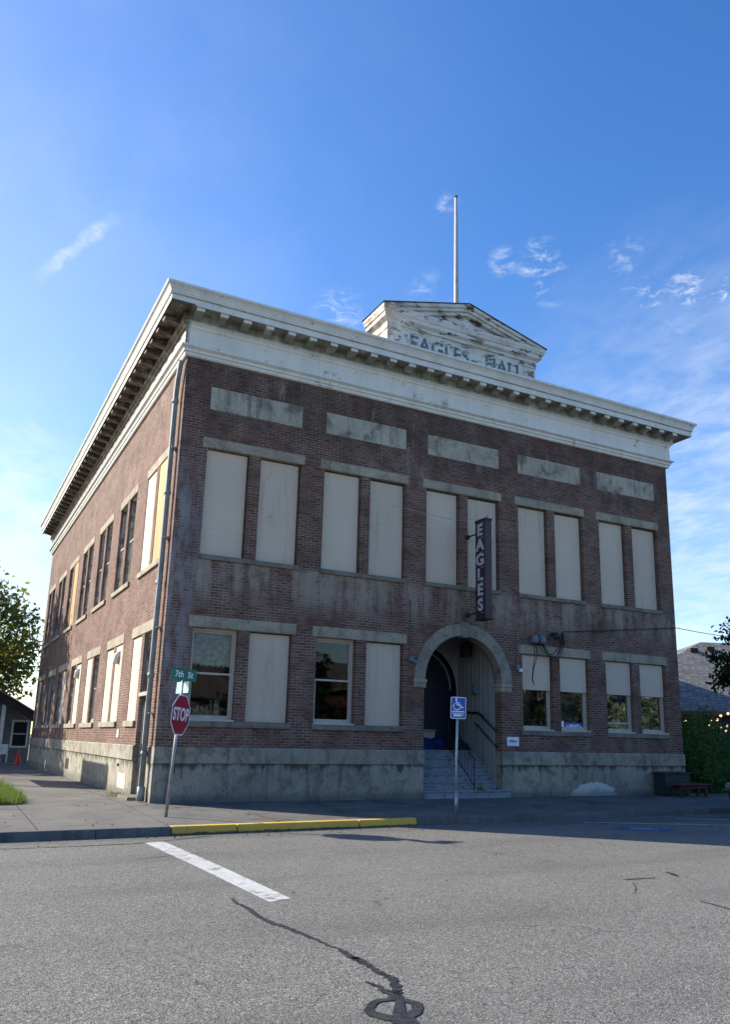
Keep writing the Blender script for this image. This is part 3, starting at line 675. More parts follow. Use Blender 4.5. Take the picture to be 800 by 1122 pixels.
# windows
def window(fn,s0,z0,z1,kind,width=OW,deep=.15,label=None,seed=0):
    rnd=random.Random(seed*31+int(s0*100)); s1=s0+width
    fm={'board':'darkframe','halfboard':'frame','hung':'frame','ply':'darkframe','old':'oldframe','oldcurtain':'oldframe','duct':'darkframe','transom':'oldframe','plyhalf':'oldframe'}[kind]
    m=MB(); t=.035 if kind in('board','ply','duct') else .065
    d0,d1=deep,.30
    sbox(m,fn,s0+.002,s0+t,d0,d1,z0+.002,z1-.002); sbox(m,fn,s1-t,s1-.002,d0,d1,z0+.002,z1-.002)
    sbox(m,fn,s0+t,s1-t,d0,d1,z1-t,z1-.003); sbox(m,fn,s0+t,s1-t,d0,d1,z0+.003,z0+t+.015)
    if kind in('hung','halfboard'):   # little projecting stool
        sbox(m,fn,s0-.0+.004,s1-.004,-.02,d0,z0+.003,z0+.045)
    w_=m.build('window',MAT[fm],B)
    if label: w_['label']=label
    if kind in('board','duct'):
        b=MB(); g=.022; sbox(b,fn,s0+.006,s1-g-.01,d0-.03,d0-.008,z0+.012,z1-.03-rnd.uniform(0,.03),.004)
        b.build('boarding',MAT['board_stain' if rnd.random()<.35 or label and 'stain' in label else 'board'],w_)
        if kind=='duct':
            c=[fn(s0+.45,d0-.05,z1-.24),fn(s0+.45,.04,z1-.24),fn(s0+.48,-.04,z1-.30),fn(s0+.6,-.05,z1-.50)]
            MB().tube(c,.085,12).build('air_duct',MAT['white'],w_)
    elif kind=='ply':
        b=MB(); sbox(b,fn,s0+.006,s1-.02,d0-.03,d0-.006,z0+.01,z1-.02,.003); b.build('plywood_sheet',MAT['ply'],w_)
    else:
        zm=(z0+z1)/2+.02; top=z1-t
        if kind=='halfboard':
            zb=z1-.47*(z1-z0)
            b=MB(); sbox(b,fn,s0+.008,s1-.025,d0-.055,d0-.004,zb,z1-.03,.006); b.build('boarding',MAT['board'],w_); top=zb; 
        rails=MB()
        if kind!='halfboard': sbox(rails,fn,s0+t,s1-t,d0+.01,d0+.09,zm-.022,zm+.022)
        if kind!='halfboard':
            sbox(rails,fn,s0+t,s0+t+.028,d0+.06,d0+.09,zm+.022,z1-t); sbox(rails,fn,s1-t-.028,s1-t,d0+.06,d0+.09,zm+.022,z1-t)
            sbox(rails,fn,s0+t+.028,s1-t-.028,d0+.06,d0+.09,z1-t-.04,z1-t)
        zl=zm-.022 if kind!='halfboard' else top
        sbox(rails,fn,s0+t,s0+t+.032,d0+.02,d0+.055,z0+t+.015,zl); sbox(rails,fn,s1-t-.032,s1-t,d0+.02,d0+.055,z0+t+.015,zl)
        sbox(rails,fn,s0+t+.032,s1-t-.032,d0+.02,d0+.055,z0+t+.015,z0+t+.07)
        rails.build('sash',MAT[fm],w_)
        gl='glass' if kind in('hung','halfboard') else 'dirtyglass'
        p=MB(); dd=d0+.038
        a,b2=fn(s0+t,dd,z0+t),fn(s1-t,dd,zl)
        p.quad(fn(s0+t+.02,dd,z0+t),fn(s1-t-.02,dd,z0+t),fn(s1-t-.02,dd,zl),fn(s0+t+.02,dd,zl))
        p.build('pane',MAT[gl],w_)
        if kind!='halfboard':
            dd=d0+.076; p=MB(); p.quad(fn(s0+t+.02,dd,zm),fn(s1-t-.02,dd,zm),fn(s1-t-.02,dd,z1-t),fn(s0+t+.02,dd,z1-t)); p.build('pane',MAT[gl],w_)
        if kind=='plyhalf':
            b=MB(); sbox(b,fn,s0+t,s0+t+.42,d0-.02,d0+.008,z0+.06,z1-t-.05,.003); b.build('plywood_sheet',MAT['ply'],w_)
    return w_,s0,s1
def drape(fn,s0,s1,d,z0,z1,win,mat,name='curtain',folds=9,amp=.03,scallop=0):
    m=MB(); K=folds*6; vs=[]
    for i in range(K+1):
        s_=s0+(s1-s0)*i/K; dd=d+amp*math.sin(i/6*2*math.pi); zz=z0+scallop*abs(math.sin(i/6*math.pi))
        vs+=[fn(s_,dd,zz),fn(s_,dd,z1)]
    m.add(vs,[(2*i,2*i+2,2*i+3,2*i+1) for i in range(K)],True); return m.build(name,MAT[mat],win)
k=0
for a,b in UF:
    for s_ in (a,b): window(FR,s_,*UZ,'board',seed=k); k+=1
w1=window(FR,GF[0][0],*GZ,'hung',label='double hung sash window with lace valance'); drape(FR,.74,1.64,.36,3.10,3.88,w1[0],'curtain','valance',7,.02,.05)
m=MB()
for q in range(9): m.box(.86+q*.045,.86+q*.045+.035,.34,.52,1.95,2.12+random.uniform(0,.16))
m.box(1.25,1.29,.34,.36,1.95,2.35); m.box(1.35,1.47,.34,.36,1.95,2.38); m.build('book',MAT['curtain'],w1[0])
window(FR,GF[0][1],*GZ,'board',label='window boarded with stained cream panel')
w3=window(FR,GF[1][0],*GZ,'hung',label='double hung sash window with dark reflecting panes')
window(FR,GF[1][1],*GZ,'board',label='window boarded with stained cream panel, notched at its edges')
w5=window(FR,GF[3][0],*GZ,'halfboard',label='half boarded window with household clutter behind the glass')
m=MB(); m.box(9.97,10.18,.40,.42,2.05,2.62); m.build('paper_sheet',MAT['curtain'],w5[0])
m=MB(); bm=bmesh.new()
for q in range(7):
    c=Vector((10.15+q*.11,.52+random.uniform(-.05,.05),2.02+random.uniform(0,.14))); r_=bmesh.ops.create_icosphere(bm,subdivisions=2,radius=random.uniform(.07,.13),matrix=Matrix.Translation(c))
m.bm(bm,True); m.build('clutter',MAT['fabricdark'],w5[0]); drape(FR,10.2,10.62,.62,2.0,3.0,w5[0],'wood','hanging',3,.05)
w6=window(FR,GF[3][1],*GZ,'halfboard',label='half boarded window with blue and white notices on its pane')
m=MB(); m.box(11.33,11.50,.176,.182,1.97,2.17); m.build('notice',MAT['signwhite'],w6[0])
m=MB(); m.box(11.54,12.16,.176,.182,1.96,2.13); o=m.build('notice',MAT['blue'],w6[0]); 
m=MB()
rnd=random.Random(3); s_=11.57
while s_<12.12:
    l=rnd.uniform(.02,.05); z=1.985+rnd.uniform(0,.03); m.box(s_,s_+l,.171,.175,z,z+rnd.uniform(.05,.10)); s_+=l+rnd.uniform(.012,.03)
m.build('notice_marks',MAT['signwhite'],w6[0])
drape(FR,11.33,12.2,.45,1.95,2.95,w6[0],'blindgreen',folds=5)
w7=window(FR,GF[4][0],*GZ,'halfboard',label='half boarded window with wide dark bottom rail'); 
m=MB(); m.box(13.06,14.0,.155,.20,2.14,2.185); m.build('rail',MAT['frame'],w7[0]); drape(FR,13.06,14.0,.42,2.2,3.0,w7[0],'blindgreen','curtain',8,.03)
w8=window(FR,GF[4][1],*GZ,'halfboard',label='half boarded window with teal blind and diagonal prop behind the glass')
m=MB(); m.box(14.42,15.36,.40,.41,2.72,3.0); m.build('blind',MAT['darkteal'],w8[0])
MB().tube([(14.45,.42,2.1),(15.2,.42,2.75)],.03,8).build('prop',MAT['curtain'],w8[0])
m=MB(); bm=bmesh.new()
for q in range(5): bmesh.ops.create_icosphere(bm,subdivisions=2,radius=.1,matrix=Matrix.Translation((14.55+q*.16,.5,2.02+.05*(q%2))))
m.bm(bm,True); m.build('clutter',MAT['fabricblue'],w8[0])
# side wall windows (near, far) for each bay
UK=[('ply','board'),('old','old'),('old','old'),('old','old'),('ply','plyhalf'),('old','old'),('plyhalf','old')]
for (a,b,c,d),(ka,kb) in zip(SO,UK):
    for s_,kd in ((a,ka),(c,kb)):
        ww=window(SD,s_,*UZ,kd,1.05,.045 if kd in('ply','board') else .075,label={'ply':'window covered with bare yellow plywood','plyhalf':'old sash window with a strip of plywood'}.get(kd))
        if kd=='old': drape(SD,s_+.1,s_+.95,.45,UZ[0]+.1,UZ[1]-.1,ww[0],'curtain',folds=8,amp=.03)
GK=[(None,'board'),('duct','board'),('old','board'),('duct','old'),('board','old'),('old','old'),('old','board')]
for (a,b,c,d),(ka,kb) in zip(SO,GK):
    for s_,kd in ((a,ka),(c,kb)):
        if kd:
            ww=window(SD,s_,*GZ,kd,1.05,.045 if kd in('board','duct') else .075,label={'duct':'boarded window with a white air duct coming out at the top'}.get(kd))
            if kd=='old': drape(SD,s_+.1,s_+.95,.45,GZ[0]+.1,GZ[1]-.1,ww[0],'curtain',folds=8,amp=.03)
# side door with transom window above
m=MB(); t=.07
sbox(m,SD,DO[0]+.003,DO[0]+t,.10,.31,.16,GZ[1]-.003); sbox(m,SD,DO[1]-t,DO[1]-.003,.10,.31,.16,GZ[1]-.003); sbox(m,SD,DO[0]+t,DO[1]-t,.10,.31,GZ[1]-t,GZ[1]-.004)
sbox(m,SD,DO[0]-.0+.003,DO[1]-.003,-.03,.31,2.44,2.53)
dr=m.build('side_door',MAT['oldframe'],B); dr['label']='weathered grey side door under an old sash transom'
m=MB(); sbox(m,SD,DO[0]+t,DO[1]-t,.13,.18,.22,2.44,.004)
for z0,z1 in ((.4,1.2),(1.35,2.3)):
    for s0,s1 in ((1.08,1.42),(1.52,1.86)): sbox(m,SD,s0,s1,.120,.132,z0,z1,.004)
m.build('door_leaf',M('weathered_door_paint',(.34,.33,.32),(.20,.19,.18),2.2,.7,.2,stretch=(2,2,.5)),dr)
MB().tube([(.15,1.10,1.2),(.09,1.10,1.2)],.03,8).build('handle',MAT['black'],dr)
m=MB(); sbox(m,SD,DO[0]+t,DO[1]-t,.17,.22,3.02,3.07); sbox(m,SD,DO[0]+t,DO[0]+t+.04,.17,.22,2.53,3.9); sbox(m,SD,DO[1]-t-.04,DO[1]-t,.17,.22,2.53,3.9); m.build('transom_sash',MAT['oldframe'],dr)
m=MB(); m.quad(SD(DO[0]+t,.2,2.54),SD(DO[1]-t,.2,2.54),SD(DO[1]-t,.2,3.9),SD(DO[0]+t,.2,3.9)); m.build('pane',MAT['dirtyglass'],dr)
m=MB(); sbox(m,SD,DO[0]-.02,DO[1]+.02,-.30,.32,.05,.2,.015); m.build('door_step',MAT['plinth'],B)
# little things on the side wall
m=MB(); sbox(m,SD,4.08,4.30,-.02,-.001,1.47,1.68,.004); m.build('wall_plate',MAT['white'],B)
m=MB(); sbox(m,SD,2.70,3.62,-.022,-.0125,.27,.62,.004); m.build('hatch_cover',MAT['board'],B)
m=MB()
sbox(m,SD,12.5,12.58,-.03,-.0125,.36,.70); sbox(m,SD,13.1,13.18,-.03,-.0125,.36,.70); sbox(m,SD,12.58,13.1,-.03,-.0125,.62,.70); sbox(m,SD,12.58,13.1,-.03,-.0125,.36,.42); sbox(m,SD,12.58,13.1,-.016,-.0125,.42,.62)
for q in range(4): sbox(m,SD,12.6,13.08,-.026,-.017,.44+q*.045,.465+q*.045)
m.build('vent',MAT['black'],B)
m=MB(); bm=bmesh.new(); 
for q in range(10): bmesh.ops.create_icosphere(bm,subdivisions=1,radius=random.uniform(.012,.035),matrix=Matrix.Translation((-.014,3.74+random.uniform(-.16,.16),.80+random.uniform(-.02,.02))))
m.bm(bm); m.build('spalled_hole',MAT['black'],B)
# downpipe
def pipe_y(z): return .36
m=MB(); m.tube([(-.10,.10,10.36),(-.11,.16,10.30),(-.115,.30,9.9),(-.115,.36,9.6),(-.115,.36,5.0),(-.12,.40,3.2),(-.12,.40,.42)],.062,12)
for z in (9.4,7.1,4.95,2.85,1.15): m.tube([(-.115 if z>5 else -.12,.36 if z>5 else .40,z-.05),(-.115 if z>5 else -.12,.36 if z>5 else .40,z+.05)],.078,12)
m.tube([(-.12,.40,.46),(-.12,.40,.16)],.085,12)
dp=m.build('downpipe',MAT['pipe'],B); 
m=MB(); 
for z in (8.2,6.0,3.9,2.0): m.box(-.13,.0,.27,.50,z,z+.03)
m.build('pipe_strap',MAT['galv'],dp)

# entrance
m=MB(); K=32
for k in range(K):
    a0,a1=math.pi*k/K,math.pi*(k+1)/K
    pr=[(AC-r_*math.cos(a),ASP+r_*math.sin(a)) for r_,a in ((AR-.004,a0),(1.545,a0),(1.545,a1),(AR-.004,a1))]
    m.prism(pr,lambda a,b,d:(a,d,b),-.055,.25)
ar=m.build('entrance_arch',MAT['archstone'],B)
m=MB(); m.prism([(AC-.075,4.26),(AC+.075,4.26),(AC+.10,4.67),(AC-.10,4.67)],lambda a,b,d:(a,d,b),-.085,.2); m.build('keystone',MAT['archstone'],ar)
for sgn in (-1,1):
    xa=AC+sgn*AR; xb=AC+sgn*1.56; lo,hi=min(xa,xb),max(xa,xb)
    if sgn<0: hi+=.05
    else: lo-=.05
    m=MB(); m.box(lo,hi,-.075,.32,3.0,3.085,.01); m.box(lo+.02,hi-.02,-.05,.31,2.87,3.0,.012)
    for q in range(3): m.box(lo+.05+q*.1,lo+.11+q*.1,-.066,-.04,2.89,2.985,.006)
    m.build('impost',MAT['stone'],B)
# vestibule
YB=2.15
m=MB(); m.quad((9.2+.005,.32,.1),(9.2+.005,YB,.1),(9.2+.005,YB,4.7),(9.2+.005,.32,4.7))
for q in range(9): m.box(9.192,9.204,.36+q*.2,.372+q*.2,.2,4.7)
m.box(9.17,9.204,.33,YB,2.28,2.34); m.quad((6.40,.32,.1),(6.40,YB,.1),(6.40,YB,4.7),(6.40,.32,4.7)); m.quad((6.40,.32,4.65),(9.2,.32,4.65),(9.2,YB,4.65),(6.40,YB,4.65))
m.quad((6.4,.321,.1),(AC-AR,.321,.1),(AC-AR,.321,4.65),(6.4,.321,4.65))
m.build('vestibule_wall',MAT['beige'],B)
m=MB(); bc,brd,bsp=7.90,1.24,3.02
Pts=[(bc-brd*math.cos(math.pi*k/32),bsp+brd*math.sin(math.pi*k/32)) for k in range(33)]
for (a,b),(c,d) in zip(Pts,Pts[1:]): m.quad((a,YB,b),(c,YB,d),(c,YB,4.66),(a,YB,4.66))
m.quad((6.4,YB,1.2),(bc-brd,YB,1.2),(bc-brd,YB,4.66),(6.4,YB,4.66)); m.quad((bc+brd,YB,1.2),(9.21,YB,1.2),(9.21,YB,4.66),(bc+brd,YB,4.66))
m.build('vestibule_wall',MAT['beige'],B)
m=MB(); m.prism([(bc-brd,1.3)]+Pts+[(bc+brd,1.3)],lambda a,b,d:(a,d,b),YB+.12,YB+.2)
dw=m.build('arched_doorway',MAT['navy'],B)
m=MB()
for k in range(32):
    a0,a1=math.pi*k/32,math.pi*(k+1)/32
    m.prism([(bc-r_*math.cos(a),bsp+r_*math.sin(a)) for r_,a in ((1.07,a0),(1.10,a0),(1.10,a1),(1.07,a1))],lambda a,b,d:(a,d,b),YB+.06,YB+.12)
m.build('arch_trim',MAT['beige'],dw)
for x0 in (6.98,7.93):
    m=MB(); m.box(x0,x0+.9,YB+.06,YB+.118,1.32,3.3,.005)
    for z0,z1 in ((1.5,2.1),(2.25,3.15)): m.box(x0+.15,x0+.75,YB+.045,YB+.06,z0,z1,.005)
    lf=m.build('door',MAT['navy'],dw); MB().tube([(x0+.08,YB+.02,2.1),(x0+.08,YB+.02,2.4)],.018,8).build('handle',MAT['galv'],lf)
# stairs
TR=.22; RZ=(PZ-.14)/6
for k in range(6):
    m=MB(); y0=.02+TR*(k-0) if k else -.14; z1=.14+RZ*(k+1)
    x0,x1=(AC-AR+.005,9.2) if k else (AC-AR+.01,9.36)
    m.box(x0,x1,y0,(.02+TR*(k+1)) if k<5 else YB+.12,.0 if k==0 else z1-RZ-.02,z1-.04)
    m.box(x0,x1,y0-.035,(.02+TR*(k+1)-.04) if k<5 else YB+.12,z1-.04,z1,.008)
    if k==0: m2=MB(); m.v=[(x,(y if not(x>9.21 and y>-.06) else -.06),z) for x,y,z in m.v]
    m.build('step',MAT['step'],B)
def rail(name,pts,r=.022,extra=None):
    m=MB(); m.tube(pts,r,10); return m
m=rail('h',[(9.10,.12,1.83),(9.10,.98,2.34),(9.10,1.75,2.36)],.03); h=m.build('handrail',MAT['black'],B)
m=MB()
for y,z in ((.3,1.93),(.95,2.31),(1.6,2.355)): m.tube([(9.10,y,z),(9.2,y,z-.05)],.014,6)
m.build('bracket',MAT['black'],h)
m=rail('h',[(9.10,.12,1.42),(9.10,1.12,2.06)],.02); h=m.build('handrail',MAT['black'],B)
m=MB()
for y in (.2,.62,1.05): m.tube([(9.10,y,1.42+(y-.12)*.64),(9.2,y,1.36+(y-.12)*.64)],.02,6)
m.build('bracket',MAT['black'],h)
m=MB(); X0=8.28; 
m.tube([(X0,-.03,.335),(X0,-.03,1.13)],.017,8); m.tube([(X0,-.03,1.13),(X0,.12,1.20),(X0,1.22,2.2)],.015,8); m.tube([(X0,1.22,1.31),(X0,1.22,2.2)],.017,8); m.tube([(X0,.0,.45),(X0,1.22,1.42)],.012,8)
for q in range(1,9):
    y=-.03+q*.14; m.tube([(X0,y,.47+(y)*.80),(X0,y,1.13+max(0,(y-.05))*.88)],.008,6)
m.build('stair_railing',MAT['black'],B)
m=MB(); m.box(8.72,8.98,1.05,1.31,3.88,4.22,.02); m.tube([(8.85,1.18,4.22),(8.85,1.18,4.65)],.012,6); m.lathe([(.19,0),(.13,.08),(.02,.14)],(8.85,1.18,4.2),12); m.build('hanging_lantern',MAT['black'],B)
m=MB(); m.box(9.08,9.19,1.06,1.26,2.86,3.12,.015); m.box(9.05,9.08,1.11,1.21,2.92,3.06,.01); m.build('wall_lamp',MAT['pipe_grey'],B)

# frieze and cornice
def sweep(prof,y1=DEP,xl=0,xr=W,yb=None):
    m=MB(); rows=[]
    for p,z in prof: rows.append([(xl-p,y1,z),(xl-p,-p,z),(xr+p,-p,z),(xr+p,y1,z)])
    vs=[q for r_ in rows for q in r_]; fs=[]
    for i in range(len(rows)-1):
        for k in range(3): a=i*4+k; fs.append((a,a+1,a+5,a+4))
    m.add(vs,fs)
    n_=len(prof); m.add([r_[0] for r_ in rows],[tuple(range(n_))]); m.add([r_[3] for r_ in rows],[tuple(range(n_))])
    return m
fr=[(-.1,10.46),(.06,10.465),(.085,10.50),(.085,10.55),(.12,10.56),(.13,10.62),(.17,10.65),(.20,10.67),(.20,10.705),(.115,10.72),(.105,11.16),(.13,11.18),(.15,11.24),(.20,11.28),(.22,11.31),(.22,11.34),(-.1,11.345)]
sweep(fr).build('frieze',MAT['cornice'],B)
cp=[(-.1,11.34),(.20,11.345),(.20,11.525),(.60,11.53),(.60,11.50),(.625,11.50),(.625,11.645),(.595,11.652),(.595,11.672),(.665,11.678),(.665,11.705),(.645,11.712),(.66,11.73),(.675,11.78),(.71,11.84),(.745,11.875),(.765,11.885),(.765,11.945),(.70,11.975),(-.1,12.05)]
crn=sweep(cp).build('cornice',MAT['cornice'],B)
mp=[(.20,11.345),(.20,11.52),(.58,11.52),(.58,11.43),(.55,11.405),(.47,11.40),(.40,11.385),(.33,11.355),(.26,11.35)]
for k in range(28):
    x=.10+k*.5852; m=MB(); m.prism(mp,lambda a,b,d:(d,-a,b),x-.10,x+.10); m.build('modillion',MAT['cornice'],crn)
for k in range(38):
    y=.29+k*.682
    if y>DEP-.2: break
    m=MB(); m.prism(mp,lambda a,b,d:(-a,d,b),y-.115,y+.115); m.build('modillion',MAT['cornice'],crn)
# pediment
px0,px1=5.47,10.56; pd=1.0
m=MB(); m.box(px0,px1,0.0,pd,11.96,12.86)
for x0,x1 in ((px0-.03,px0+.36),(px1-.36,px1+.03)):
    m.box(x0,x1,-.035,pd+.03,12.02,12.70,.01); m.box(x0-.03,x1+.03,-.07,pd+.05,12.70,12.86,.012)
pedi=m.build('pediment',MAT['peel'],B)
pp=[(.0,12.855),(.06,12.87),(.08,12.94),(.19,12.985),(.20,13.09),(.235,13.11),(.26,13.17),(.285,13.21),(.285,13.285),(-.1,13.30)]
rows=[]; m=MB()
for p,z in pp: rows.append([(px0-p,pd,z),(px0-p,-p,z),(px1+p,-p,z),(px1+p,pd,z)])
vs=[q for r_ in rows for q in r_]; fs=[(i*4+k,i*4+k+1,i*4+k+5,i*4+k+4) for i in range(len(rows)-1) for k in range(3)]
m.add(vs,fs); n_=len(rows); m.add([r_[0] for r_ in rows],[tuple(range(n_))]); m.add([r_[3] for r_ in rows],[tuple(range(n_))])
m.build('pediment_cornice',MAT['peel'],pedi)
xa,xb,xm=px0-.285,px1+.285,(px0+px1)/2; za,zm_=13.29,14.03
slope=(zm_-za)/(xm-xa)
def rk(off0,off1,y0,y1,m):
    # both raking members, measured down from the top line
    L=[(xa,za-off0*0),(xm,zm_-off0)]
    m.prism([(xa+off0/slope,za),(xm,zm_-off0),(xb-off0/slope,za),(xb-off1/slope,za),(xm,zm_-off1),(xa+off1/slope,za)],lambda a,b,d:(a,d,b),y0,y1)
m=MB(); rk(0,.10,-.30,pd,m); rk(.10,.20,-.235,pd,m); rk(.20,.30,-.16,pd,m); m.build('raking_cornice',MAT['peel'],pedi)
m=MB(); m.prism([(xa+.35,za+.004),(xb-.35,za+.004),(xm,zm_-.10)],lambda a,b,d:(a,d,b),-.03,pd-.02); m.build('tympanum',MAT['peel'],pedi)
m=MB(); m.prism([(xa-.01,za),(xm,zm_),(xb+.01,za),(xb+.03,za+.02),(xm,zm_+.022),(xa-.03,za+.02)],lambda a,b,d:(a,d,b),-.33,pd+.03); m.build('pediment_flashing',MAT['fascia'],pedi)
Mx=lambda x,y,z:Matrix.Translation((x,y,z))@Matrix.Rotation(R(90),4,'X')
for wd,x,sp in (('EAGLES',7.18,1.25),('HALL',9.45,1.22)): text(pedi,'lettering',wd,.60,MAT['wornletter'],Mx(x,-.006,12.46),offset=.010,ext=.006,sx=sp*.78)
# flagpole behind the pediment
fp=thing('flagpole','bare weathered flagpole rising behind the roof pediment','flagpole',(7.98,.35,12.05))
MB().tube([(7.98,.35,12.05),(7.98,.35,13.6),(7.96,.35,18.0)],[.085,.08,.045],12).build('pole',MAT['flagpole'],fp)
MB().lathe([(0,.06),(.05,.05),(.055,.0),(.03,-.03)],(7.96,.35,18.02),12).build('pole_cap',MAT['fascia'],fp)

# ------------------------------------------------------------------ fixtures on the front
bs=thing('blade_sign','tall narrow maroon sign with stacked white letters above the entrance arch','sign',(8.11,0,4.65))
m=MB(); m.box(8.0,8.22,-1.0,-.54,4.66,7.36,.012); m.build('sign_box',MAT['maroon'],bs)
m=MB(); m.box(7.99,8.23,-1.012,-.53,7.30,7.375,.008); m.box(7.99,8.23,-1.012,-.53,4.645,4.70,.008); m.build('sign_trim',MAT['fascia'],bs)
for z0,z1 in ((7.05,7.05),(4.88,4.88)):
    m=MB(); m.tube([(8.11,.01,z0),(8.11,-.56,z0)],.022,8); m.tube([(8.11,.0,z0),(8.11,-.03,z0)],.07,10); m.build('bracket',MAT['black'],bs)
Ls=Matrix.Rotation(R(-90),4,'Z')@Matrix.Rotation(R(90),4,'X')
for q,ch in enumerate('EAGLES'):
    zc_=7.06-q*.405
    text(bs,'letter',ch,.43,MAT['wornwhite'],Matrix.Translation((7.994,-.77,zc_))@Ls,offset=.016,ext=.005,sx=1.18)
m=MB()
for q in range(7): m.box(7.991,7.999,-.93,-.80,7.06+.203-q*.405-.006,7.06+.203-q*.405+.006)
m.build('letter_rule',MAT['wornwhite'],bs)
MB().tube([(8.11,-.95,7.37),(7.5,-.4,7.35),(5.6,-.02,7.6)],.006,5).build('stay_wire',MAT['galv'],bs)
MB().lathe([(.0,.09),(.03,.07),(.045,.0)],(8.14,-.9,7.375),10).build('lamp',MAT['chrome'],bs)
pl=MB(); pl.box(9.36,9.75,-.03,-.002,1.45,1.69,.012); plo=pl.build('wall_plaque',MAT['signwhite'],None,(9.555,-.016,1.57)); tag(plo,'small white plaque on the brick just right of the entrance','plaque')
m=MB(); rnd=random.Random(5); s_=9.43
while s_<9.67: l=rnd.uniform(.015,.03); m.box(s_,s_+l,-.034,-.030,1.55,1.55+rnd.uniform(.03,.07)); s_+=l+.012
m.build('plaque_marks',MAT['blue'],plo)
# conduit boxes, floodlight, cables
def head(x,name_label):
    t=thing('weatherhead',name_label,'weatherhead',(x,-.1,4.3))
    m=MB(); prof=[(.0,.13),(.07,.12),(.105,.06),(.115,-.03),(.10,-.10),(.0,-.11)]
    m.lathe(prof,(x,-.14,4.36),14); m.box(x-.06,x+.06,-.14,0,4.28,4.40,.01); m.build('hood',MAT['pipe_grey'],t)
    m=MB(); m.tube([(x,-.12,4.26),(x,-.13,4.22)],.03,8); m.build('gland',MAT['black'],t); return t
head(10.28,'left of two blue grey cable hoods above the ground floor lintel'); head(10.55,'right of two blue grey cable hoods, beside the black floodlight')
fl=thing('floodlight','black floodlight on the brick between cable hoods and cable loop','light',(11.0,0,4.52))
MB().tube([(11.0,0,4.58),(11.0,-.12,4.56)],.03,8).build('bracket',MAT['black'],fl)
m=MB(); m.lathe([(.0,.1),(.07,.08),(.10,.0),(.09,-.04),(.0,-.03)],(0,0,0),14); m.xf(Matrix.Translation((10.98,-.22,4.50))@Matrix.Rotation(R(65),4,'X')); m.build('lamp_head',MAT['black'],fl)
MB().tube([(10.88,-.1,4.58),(11.12,-.1,4.62)],.025,8).build('crossarm',MAT['black'],fl)
cab=MB(); rnd=random.Random(8)
def hang(p,q,sag,k=12): return [(p[0]+(q[0]-p[0])*t/k,p[1]+(q[1]-p[1])*t/k-.03*math.sin(math.pi*t/k),p[2]+(q[2]-p[2])*t/k-sag*math.sin(math.pi*t/k)) for t in range(k+1)]
for x0,dx in ((10.25,0),(10.32,.02)):
    cab.tube([(x0,-.14,4.25),(x0-.0+dx*.5,-.16,3.9),(10.18+dx,-.15,3.55),(10.14+dx,-.15,3.25),(10.2,-.16,3.10)],.011,6)
for x0,x1,sg in ((10.52,11.25,.42),(10.58,11.30,.36),(10.36,11.22,.30),(10.55,11.34,.47)):
    cab.tube(hang((x0,-.14,4.25),(x1,-.12,4.30),sg),.010,6)
cab.tube([(11.25,-.12,4.30),(11.27,-.10,4.45),(11.28,-.09,4.6),(11.36,-.08,4.68),(11.6,-.07,4.70),(13,-.06,4.84),(15.9,-.10,5.15)],.012,6)
cab.tube([(11.34,-.12,4.30),(11.32,-.10,4.62)],.03,6); cab.tube([(11.22,-.12,4.30),(11.22,-.08,4.50)],.02,6)
co_=cab.build('power_cable',MAT['rubber'],None,(10.8,-.1,4.0)); tag(co_,'black cables looping from grey hoods and running right along the brick','cable')
sw=MB(); sw.tube([(15.9,-.10,5.15)]+[(15.9+t*2.1,-.1+t*1.0,5.15+.13*t+.010*t*t) for t in range(1,14)],.012,5); tag(sw.build('overhead_wire',MAT['rubber'],None,(15.9,-.1,5.15)),'thin overhead wire leaving the building corner towards the right','wire')
for x,z,z2,lab in ((6.33,3.56,5.15,'grey conduit lamp on brick left of the entrance arch'),(9.72,3.53,4.6,'small grey security lamp right of the entrance arch')):
    t=thing('security_light',lab,'light',(x,0,z),'lamps beside the arch')
    MB().box(x-.06,x+.06,-.12,0,z-.05,z+.10,.01).build('lamp_box',MAT['pipe_grey'],t)
    m=MB(); m.lathe([(0,.05),(.05,.04),(.06,-.03),(.0,-.05)],(x+(.06 if x>8 else .08),-.12,z-.05),10); m.build('lamp_glass',MAT['signwhite' if x>8 else 'pipe_grey'],t)
    MB().tube([(x-.02,-.02,z+.08),(x-.02,-.02,z2)],.010,6).build('conduit',MAT['conduit'],t)

# ------------------------------------------------------------------ street signs
st=thing('stop_sign','leaning red octagonal stop sign post with green street name plates','sign',(-.285,-2.58,.09))
base=Vector((-.285,-2.58,.08)); topv=Vector((-.135,-2.56,2.82)); ax=(topv-base).normalized()
def onp(z): return base+ax*((z-base.z)/ax.z)
MB().tube([base-ax*.1,onp(2.60)],.031,12).build('pole',MAT['galv'],st)
def frame(origin,normal_deg,up=ax):
    nn=Vector((math.cos(R(normal_deg)),math.sin(R(normal_deg)),0)); nn=(nn-up*nn.dot(up)).normalized(); xx=up.cross(nn)
    return Matrix((( xx.x,up.x,nn.x,origin.x),(xx.y,up.y,nn.y,origin.y),(xx.z,up.z,nn.z,origin.z),(0,0,0,1)))
nd=-41; c=onp(1.93); Fm=frame(c,nd)
def octo(r_): return [(r_/math.cos(R(22.5))*math.cos(R(22.5+45*k)),r_/math.cos(R(22.5))*math.sin(R(22.5+45*k))) for k in range(8)]
m=MB(); m.prism(octo(.375),lambda a,b,d:(a,b,d),.034,.038); m.xf(Fm); sp_=m.build('sign_panel',MAT['signwhite'],st)
m=MB(); m.prism(octo(.352),lambda a,b,d:(a,b,d),.0385,.040); m.xf(Fm); m.build('red_face',MAT['red'],sp_)
text(sp_,'lettering','STOP',.325,MAT['signwhite'],Fm@Matrix.Translation((0,0,.0425)),offset=.010,ext=.001,sx=.80)
